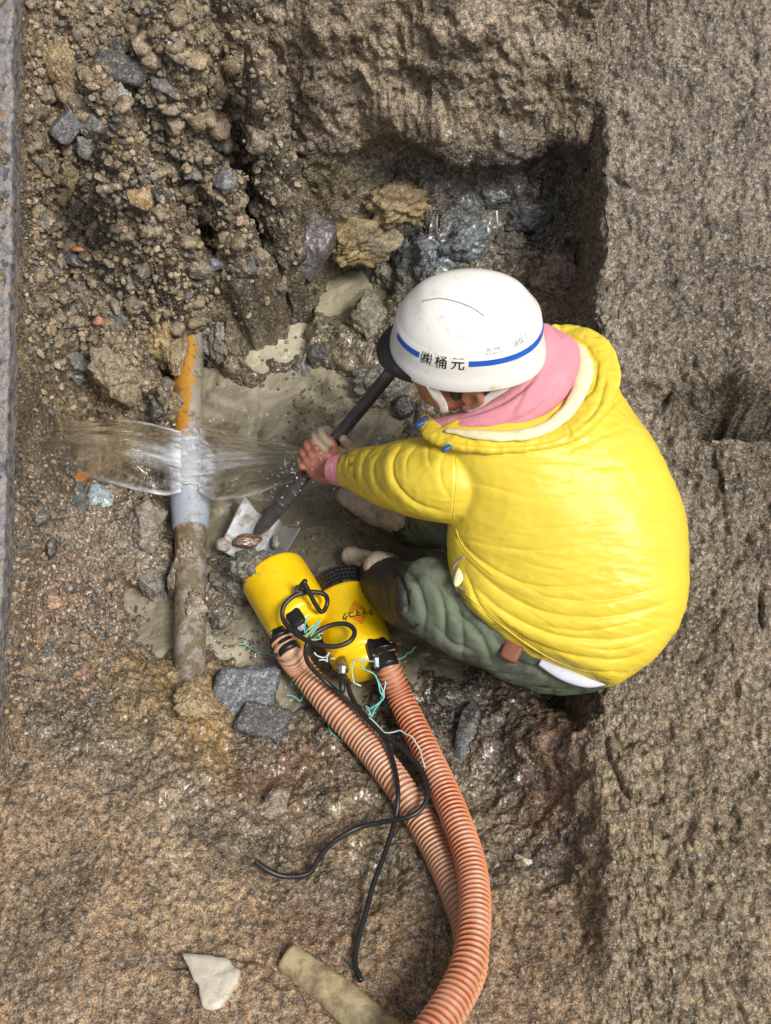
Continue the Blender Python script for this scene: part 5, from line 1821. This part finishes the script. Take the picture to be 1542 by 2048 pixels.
ce, se = np.sign(ce) * np.abs(ce) ** pw, np.sign(se) * np.abs(se) ** pw
ringsV = []
for i in range(len(data)):
    c, a, t_ = data[i, :3], data[i, 3:6], data[i, 6]
    T_ = nrm(data[min(i + 1, 43), :3] - data[max(i - 1, 0), :3])
    n_ = nrm(np.cross(a, T_))
    if n_ @ FW > 0:
        n_ = -n_
    n_ = nrm(n_ - FW * 0.8)
    ringsV.append(c + ce[:, None] * a + se[:, None] * n_ * t_ / 2)
V = np.vstack(ringsV + [data[0, :3][None], data[-1, :3][None]])
i_ = np.arange(43)[:, None] * m_
j_ = np.arange(m_)[None]
Qj = np.stack([i_ + j_, i_ + (j_ + 1) % m_, i_ + m_ + (j_ + 1) % m_, i_ + m_ + j_], -1).reshape(-1, 4)
jj = np.arange(m_)
Tj = np.vstack([np.stack([np.full(m_, 44 * m_), (jj + 1) % m_, jj], 1), np.stack([np.full(m_, 44 * m_ + 1), 43 * m_ + jj, 43 * m_ + (jj + 1) % m_], 1)])
jk.add(V, Qj, Tj)
# sleeve
V, Qd, Tr_, _ = tube([W(1060, 985, .48), W(985, 970, .51), W(910, 960, .53), W(840, 955, .50), (W(785, 949, .43)), W(735, 943, .355), W(694, 938, .30)],
                     [.05, .078, .092, .086, .072, .058, .044], 70, 40, 0.95)
jk.add(V, Qd, Tr_)
# right sleeve, mostly hidden under head and chest
V, Qd, Tr_, _ = tube([W(1120, 780, .50), W(1000, 880, .40), W(880, 945, .32), W(790, 950, .25)], [.08, .07, .055, .042], 40, 30)
jk.add(V, Qd, Tr_)
V, F, N = remesh(jk, .0030, 16)
ppx, ppy = proj(V)
V = V + N * (0.0045 * fbm(V, 8, 2, 200) + 0.0016 * (0.5 - np.abs(fbm(V * np.array([.6, 1.3, 1]), 20, 2, 201))))[:, None]
# the sleeve is gathered in rings towards the cuff
sl = sstep(860, 760, ppx) * sstep(1060, 1020, ppy)
V = V + N * (0.0022 * sl * fbm(V * np.array([1, .22, .35]), 42, 3, 202))[:, None]
# fan of pulled creases across the back
rad_ = np.arctan2(ppy - 1020, ppx - 700)
V = V + N * (0.0012 * sstep(930, 1050, ppx) * sstep(1030, 1110, ppy) * fbm(np.column_stack([rad_ * 10, (ppx - 700) / 900, 0 * ppx]), 3.4, 3, 203))[:, None]
FK = 0.54
FO = [
    ([(902, 1062), (960, 1120), (1040, 1165), (1120, 1175), (1230, 1165)], .010, 8), ([(915, 1075), (1000, 1095), (1090, 1100), (1200, 1085)], .005, 6),
    ([(925, 1110), (1000, 1180), (1090, 1225), (1210, 1235), (1350, 1205)], .010, 9), ([(940, 1165), (1010, 1225), (1110, 1270), (1230, 1280), (1330, 1255)], .010, 9),
    ([(960, 1200), (1030, 1265), (1120, 1305), (1230, 1320), (1300, 1300)], .009, 9), ([(985, 1245), (1060, 1300), (1150, 1340), (1250, 1345)], .008, 8),
    ([(1010, 1150), (1100, 1195), (1220, 1200), (1370, 1160)], .007, 9), ([(1040, 1125), (1120, 1140), (1210, 1125)], .004, 6), ([(1150, 1290), (1230, 1300), (1310, 1275)], .005, 6),
    ([(1080, 1250), (1170, 1262), (1290, 1240)], .005, 6), ([(1030, 1060), (1130, 1055), (1260, 1040)], .003, 9), ([(930, 1140), (960, 1210), (1010, 1260)], .009, 6),
    ([(910, 925), (990, 918), (1080, 922), (1180, 925)], .004, 7), ([(915, 960), (985, 975), (1070, 1000)], .004, 9), ([(1120, 950), (1200, 935), (1290, 930)], .003, 10),
    ([(908, 870), (911, 930), (910, 990), (905, 1042)], .0035, 3.2),
    ([(805, 885), (785, 925), (792, 965), (830, 1005), (890, 1025)], .011, 7), ([(862, 880), (855, 910), (862, 935)], .006, 5),
    ([(772, 893), (748, 925), (752, 965), (790, 1012)], .009, 6), ([(745, 895), (725, 925), (728, 960), (755, 1000)], .008, 5), ([(718, 897), (706, 925), (710, 960), (730, 990)], .007, 4.5),
    ([(840, 885), (815, 915), (812, 950)], .004, 6), ([(895, 900), (880, 930), (885, 970), (905, 1000)], .004, 7), ([(702, 900), (696, 930), (700, 965)], .004, 3.5),
    ([(1170, 850), (1220, 815), (1245, 790)], .005, 6), ([(1130, 905), (1210, 870), (1270, 850)], .004, 8)]
V = folds(V, N, [(p_, a_ * FK, w_ * 0.8) for p_, a_, w_ in FO])
N2_ = N
fine = (0.5 - np.abs(fbm(np.column_stack([rad_ * 16, (ppx - 700) / 500, 0 * ppx]), 4.5, 3, 205)) * 2)
V = V + N * (0.0004 * fine * sstep(900, 980, ppx) * sstep(1000, 1120, ppy))[:, None]
V = V + N * (0.0011 * (0.5 - np.abs(fbm(V * np.array([.5, 1.2, .8]), 38, 2, 206)) * 2))[:, None]
jmud = 0.10 + 0.30 * sstep(40, 5, np.abs(poly_sd(ppx, ppy, [(900, 1185), (1000, 1270), (1105, 1343), (1230, 1366)])[0])) + 0.30 * sstep(740, 690, ppx)
jacket = mk('rain_jacket', V, F, M['yellow_cloth'], person, attrs={'mud': jmud})

bpy.context.view_layer.update()


def on_obj(o, pix, lift=0.0):
    P = []
    M_ = o.matrix_world.inverted()
    for x, y in pix:
        dd = FW * FPX + RT * (x - 771.0) + UP * (1024.0 - y)
        ok, p, n, _ = o.ray_cast(M_ @ Vector(CAM), Vector(nrm(dd)))
        if ok:
            P.append(np.array(o.matrix_world @ p) + np.array(n) * lift)
    return P


for pts in ([(909, 872), (911, 900), (913, 935), (912, 970), (909, 1005), (906, 1036)],
            [(913, 1168), (950, 1205), (1000, 1248), (1060, 1292), (1120, 1325), (1180, 1343), (1230, 1344)],
            [(912, 1060), (925, 1090), (950, 1120), (985, 1150)]):
    P = on_obj(jacket, spline(np.column_stack([np.array(pts, float), np.zeros(len(pts))]), 30)[0][:, :2], .0003)
    if len(P) > 4:
        V, Qd, Tr_, _ = tube(P, .0014, 90, 6)
        mk('seam', V, [Qd, Tr_], M['yellow_cloth'], jacket)

# collar roll with its cream lining
cl = MB()
capsule(cl, [W(846, 850, .60), W(868, 868, .62), W(905, 880, .640), W(970, 888, .655), W(1050, 885, .66), W(1120, 868, .66), W(1178, 825, .655), W(1205, 765, .645), W(1193, 705, .635), W(1150, 672, .62), W(1110, 662, .61)],
        [.012, .021, .023, .025, .027, .031, .035, .036, .035, .028, .014], 110, 22, 0.5)
capsule(cl, [W(850, 838, .60), W(872, 858, .615), W(890, 872, .62)], [.010, .016, .018], 20, 14, .6)
V, F, N = remesh(cl, .0032, 3)
V = V + N * (0.005 * fbm(V, 20, 3, 210) + 0.002 * (0.5 - np.abs(fbm(V, 45, 2, 211)) * 2))[:, None]
V = folds(V, N, [([(870, 872), (930, 886), (1010, 892), (1090, 884), (1150, 860)], .005, 4), ([(1150, 860), (1195, 815), (1212, 750)], .006, 5), ([(1120, 885), (1140, 872), (1135, 850)], .004, 3),
                 ([(1165, 800), (1190, 770), (1195, 720)], .005, 5), ([(1130, 668), (1170, 690), (1195, 730)], .005, 5)])
mk('collar', V, F, M['yellow_cloth'], jacket)
V, Qd, Tr_, _ = tube([W(890, 860, .648), W(950, 869, .670), W(1010, 872, .678), W(1075, 863, .680), W(1125, 832, .672), W(1155, 790, .672), W(1168, 745, .668), W(1158, 705, .655), W(1135, 685, .64)],
                     [.005, .010, .012, .013, .014, .016, .020, .018, .008], 80, 18, .6)
V = V + 0.002 * np.column_stack([fbm(V, 40, 2, 212), fbm(V, 40, 2, 213), fbm(V, 40, 2, 214)])
mk('lining', V, [Qd, Tr_], M['cream_cloth'], jacket)
# open side pocket with its grey piping
pc = on_obj(jacket, [(921, 1147)], .0)
pc = pc[0] if pc else W(921, 1147, .5)
V, F = ellipsoid(pc, (.010, .030, .004), np.array([nrm([.93, -.35, .1]), nrm([.35, .93, .1]), nrm(CAM - pc)]), 4)
pk = mk('pocket_lining', V, F, M['cream_cloth'], jacket)
P = on_obj(jacket, spline(np.array([(929, 1114, 0), (914, 1124, 0), (906, 1146, 0), (914, 1170, 0), (934, 1184, 0)], float), 16)[0][:, :2], .001)
if len(P) > 5:
    V, Qd, Tr_, _ = tube(P, .0019, 50, 8)
    mk('piping', V, [Qd, Tr_], M['grey_print'], pk)
# drawcord toggles
for c in ((893, 897, .675), (840, 848, .617)):
    V, F = rbox(W(*c), (.0105, .0055, .0055), [nrm([.85, .5, .1]), nrm([-.5, .85, 0]), np.array([0, 0, 1.0])], .3)
    mk('toggle', V, F, M['blue_plastic'], jacket)
V, Qd, Tr_, _ = tube([W(828, 858, .60), W(838, 846, .612), W(856, 834, .618)], .005, 20, 10)
mk('drawcord', V, [Qd, Tr_], M['blue_plastic'], jacket)
# white shirt showing below the hem, leather pouch on the belt
V, Qd, Tr_, _ = tube([W(1080, 1324, .385), W(1125, 1347, .38), W(1175, 1361, .37), W(1226, 1359, .36)], [.008, .014, .015, .008], 40, 18, .6)
mk('shirt_hem', V, [Qd, Tr_], M['white_cloth'], person)
V, F = rbox(W(1024, 1300, .40), (.020, .026, .010), [nrm([.9, -.45, 0]), nrm([.45, .9, 0]), np.array([0, 0, 1.0])], .2)
mk('tool_pouch', V, F, M['leather'], person)

# ---- the right hand's work glove, closed round the shaft
gl = MB()
gk = knu
V, F = ellipsoid(rhand - knu * -.012 + sn * -.024, (.040, .040, .018), np.array([knu, sd, sn]), 4)
gl.add(V, T=F)
for off, ln, rr in ((.030, .95, .011), (.010, 1.05, .0115), (-.010, 1.0, .011), (-.029, .85, .010)):
    capsule(gl, [rhand + sd * off + knu * .030 - sn * .018, rhand + sd * off + knu * .040 * ln + sn * .006, rhand + sd * off + knu * .026 * ln + sn * .026, rhand + sd * off + knu * .004 + sn * .028], [rr * 1.1, rr * 1.05, rr, rr * .9], 22, 10)
capsule(gl, [rhand - knu * .022 + sd * .020 - sn * .016, rhand - knu * .030 + sd * .045 + sn * .004, rhand - knu * .014 + sd * .060 + sn * .024], [.016, .013, .011], 20, 12)
capsule(gl, [rhand - sn * .024, rhand + np.array([.045, -.018, .0]) - sn * .015, rhand + np.array([.085, -.04, .0])], [.026, .030, .032], 20, 16)
V, F, N = remesh(gl, .003, 3)
V = V + N * (0.001 * fbm(V, 80, 2, 220))[:, None]
mk('glove', V, F, M['glove'], person)

# ---- the helmet
ha, hb, hh_ = .150, .121, .150


def shell(th_, h):
    """surface of the shell at an angle (0 = forward, +90 = his left) and a height"""
    h = np.asarray(h, float)
    k = np.clip(h / hh_, 0, 1)
    r = (1 - np.where(k > .9999, 1, k) ** 2.35) ** (1 / 2.1)
    fl = 1 + 0.035 * np.exp(-(h / .018) ** 2)
    c, s_ = np.cos(th_), np.sin(th_)
    # gently squared plan, longer at the back
    pw_ = 2 / 2.15
    c, s_ = np.sign(c) * np.abs(c) ** pw_, np.sign(s_) * np.abs(s_) ** pw_
    x = ha * r * fl * c
    y = hb * r * fl * s_
    drop = -0.016 * np.clip(-np.cos(th_), 0, 1) ** 2 * np.exp(-(h / .05) ** 2)
    return np.stack([x, y, h + drop], -1)


helm_h = np.concatenate([np.linspace(-.012, .10, 44), hh_ * np.sin(np.linspace(math.asin(.10 / hh_), math.pi / 2, 34))[1:]])
tm = 128
tha = np.linspace(0, 2 * math.pi, tm, endpoint=False)
loc = np.vstack([shell(tha, np.full(tm, h)) if h >= 0 else shell(tha, np.zeros(tm)) * np.array([1.004, 1.004, 1]) + np.array([0, 0, h]) for h in helm_h])
# raised crown panel with the vent step along both sides
crown = np.exp(-(np.abs(loc[:, 1]) / .058) ** 6) * sstep(.085, .115, loc[:, 2]) * sstep(.12, .09, np.abs(loc[:, 0] + .005))
loc[:, 2] += 0.0045 * crown
out = loc.copy()
inn = np.vstack([loc[:tm] * np.array([.975, .97, 1]), ])
inner_rings = []
for f_, dz in ((.975, 0.0), (.955, .004), (.95, .03), (.90, .07), (.6, .11), (.05, .125)):
    q_ = shell(tha, np.zeros(tm)) * np.array([f_, f_, 1])
    q_[:, 2] = q_[:, 2] * (1 if dz < .01 else 0) + dz - (.012 if dz < .01 else 0)
    inner_rings.append(q_)
allr = np.vstack(inner_rings[::-1] + [out])
nr = len(allr) // tm
i_ = np.arange(nr - 1)[:, None] * tm
j_ = np.arange(tm)[None]
HQ = np.stack([i_ + j_, i_ + (j_ + 1) % tm, i_ + tm + (j_ + 1) % tm, i_ + tm + j_], -1).reshape(-1, 4)
helmet = mk('helmet', HC + allr @ HA, HQ, M['white_shell'], person)


def on_shell(th_, h, lift=.0009):
    th_, h = np.asarray(th_, float), np.asarray(h, float)
    p0 = shell(th_, h)
    e = 1e-3
    n_ = np.cross(shell(th_ + e, h) - p0, shell(th_, h + e) - p0)
    n_ /= np.linalg.norm(n_, axis=-1)[..., None] + 1e-12
    sgn = np.sign((n_ * p0).sum(-1))[..., None]
    return HC + (p0 + n_ * sgn * lift) @ HA


def band(t0, t1, h0, h1, name, mat, parent):
    k_ = max(6, int(abs(t1 - t0) / .03))
    tt = np.linspace(t0, t1, k_)
    a_, b2 = on_shell(tt, np.full(k_, h0)), on_shell(tt, np.full(k_, h1))
    V = np.vstack([a_, b2])
    q_ = np.arange(k_ - 1)
    return mk(name, V, np.stack([q_, q_ + 1, q_ + k_ + 1, q_ + k_], 1), mat, parent)


B0, B1 = .049, .0605
band(R(14), R(48), B0, B1, 'stripe', M['blue_print'], helmet)
band(R(88), R(250), B0, B1, 'stripe', M['blue_print'], helmet)
# the lettering reads along the rim; the angle grows towards the back
for ch, deg in (('㈱', 55), ('桶', 67.5), ('元', 80.5)):
    V, F = text_mesh(ch, .0225, .00012)
    V[:, :2] -= (V[:, :2].max(0) + V[:, :2].min(0)) / 2
    for dx, dy in ((0, 0), (.0004, .0003), (-.0004, -.0003)):
        pass
    P = on_shell(R(deg) + (V[:, 0]) / .125, .0545 + V[:, 1] * 1.3, .0012)
    mk('lettering', P, F, M['black_print'], helmet, smooth=False)
for txt, hgt in (('施工作業', .0800), ('安全衛生員', .0715)):
    V, F = text_mesh(txt, .0062)
    P = on_shell(R(106) + V[:, 0] / .125, hgt + V[:, 1], .0012)
    mk('lettering', P, F, M['grey_print'], helmet, smooth=False)
V, F = text_mesh('油保丁', .014)
P = on_shell(R(133) + V[:, 0] / .125, .078 + V[:, 1], .0012)
mk('lettering', P, F, M['grey_print'], helmet, smooth=False)
# vent groove along the left of the crown
bpy.context.view_layer.update()
P = on_obj(helmet, spline(np.array([(846, 602, 0), (880, 597, 0), (915, 604, 0), (945, 616, 0), (969, 632, 0)], float), 24)[0][:, :2], .0002)
V, Qd, Tr_, _ = tube(P, .0014, 70, 8)
mk('vent_groove', V, [Qd, Tr_], M['vent'], helmet)
# black brim at the front
bt_ = np.linspace(R(-46), R(46), 60)
r0 = shell(bt_, np.zeros(60)) * np.array([.985, .985, 1])
ln_ = .028 * np.cos(bt_ / R(46) * math.pi / 2) ** .7 + .002
dirn = r0 * np.array([1, 1, 0])
dirn /= np.linalg.norm(dirn, axis=1)[:, None]
fw_ = dirn * .4 + np.array([.6, 0, 0])
secs_ = []
for f_, dz in ((0, .006), (.5, .001), (.95, -.009), (1.0, -.012), (.95, -.014), (.5, -.005), (0, -.001)):
    secs_.append(r0 + fw_ * (ln_ * f_)[:, None] + np.array([0, 0, dz - .004]))
V = HC + np.vstack(secs_) @ HA
i_ = np.arange(6)[:, None] * 60
j_ = np.arange(59)[None]
mk('brim', V, np.stack([i_ + j_, i_ + j_ + 1, i_ + 60 + j_ + 1, i_ + 60 + j_], -1).reshape(-1, 4), M['black_plastic'], helmet)
# chin strap in front of the ear, and the rear strap
V, Qd, Tr_, _ = tube([H(.074, .092, .0), H(.062, .090, -.030), H(.050, .083, -.062), H(.046, .070, -.10), H(.055, .03, -.135)], [.010, .0105, .009, .008, .007], 40, 14, .22, hy)
mk('chin_strap', V, [Qd, Tr_], M['white_strap'], helmet)
V, Qd, Tr_, _ = tube([H(-.085, .085, .0), H(-.065, .088, -.020), H(-.045, .087, -.040), H(-.025, .085, -.065), H(-.0, .078, -.09)], [.011, .011, .010, .008, .007], 40, 14, .22, hy)
mk('rear_strap', V, [Qd, Tr_], M['white_strap'], helmet)


# ------------------------------------------------------------------ bubbles on the slurry and drops thrown off by the jet
def small_balls(name, pts, rad, mat, label, sub=2, squash=1.0):
    V0, F0 = ico(sub)
    Vs = [V0 * r * np.array([1, 1, squash]) + p for p, r in zip(pts, rad)]
    Fs = [F0 + i * len(V0) for i in range(len(pts))]
    o = mk(name, np.vstack(Vs), np.vstack(Fs), mat, origin=(0, 0, 0))
    tag(o, label, None, None, 'stuff')


bg = np.random.default_rng(21)
bp, br = [], []
while len(bp) < 520:
    x, y = [(bg.normal(650, 70), bg.normal(1050, 60)), (bg.normal(560, 60), bg.normal(640, 80)), (bg.normal(660, 60), bg.normal(820, 70)), (bg.normal(480, 40), bg.normal(1290, 25))][bg.integers(4)]
    q_ = W(x, y, 0)
    if down(q_[0], q_[1])[0][2] < -0.004:
        bp.append(q_)
        br.append(0.0015 + 0.005 * bg.random() ** 3)
small_balls('bubbles', bp, br, M['water'], 'small bubbles floating on the muddy water', 2, 0.7)


def drop_mat():
    m, t, p = new_mat('water_drops')
    p.inputs['Base Color'].default_value = (0.95, 0.96, 1.0, 1)
    p.inputs['Transmission Weight'].default_value = 0.75
    p.inputs['Roughness'].default_value = 0.05
    p.inputs['IOR'].default_value = 1.33
    return m


M['drop'] = drop_mat()
dp, dr = [], []
for k in range(420):
    if k % 3 == 0:
        x, y, z_ = bg.normal(600, 45), bg.normal(935, 26), bg.uniform(.16, .28)
    elif k % 3 == 1:
        x, y, z_ = bg.normal(120, 45), bg.normal(905, 30), bg.uniform(.08, .2)
    else:
        x, y, z_ = bg.normal(380, 130), bg.choice([845, 985]) + bg.normal(0, 12), bg.uniform(.10, .2)
    q_ = W(x, y, z_)
    gz = down(q_[0], q_[1])[0][2]
    if q_[2] > gz + .01:
        dp.append(q_)
        dr.append(0.0007 + 0.0022 * bg.random() ** 2.5)
small_balls('water_drops', dp, dr, M['drop'], 'drops flying off the water jet', 1)
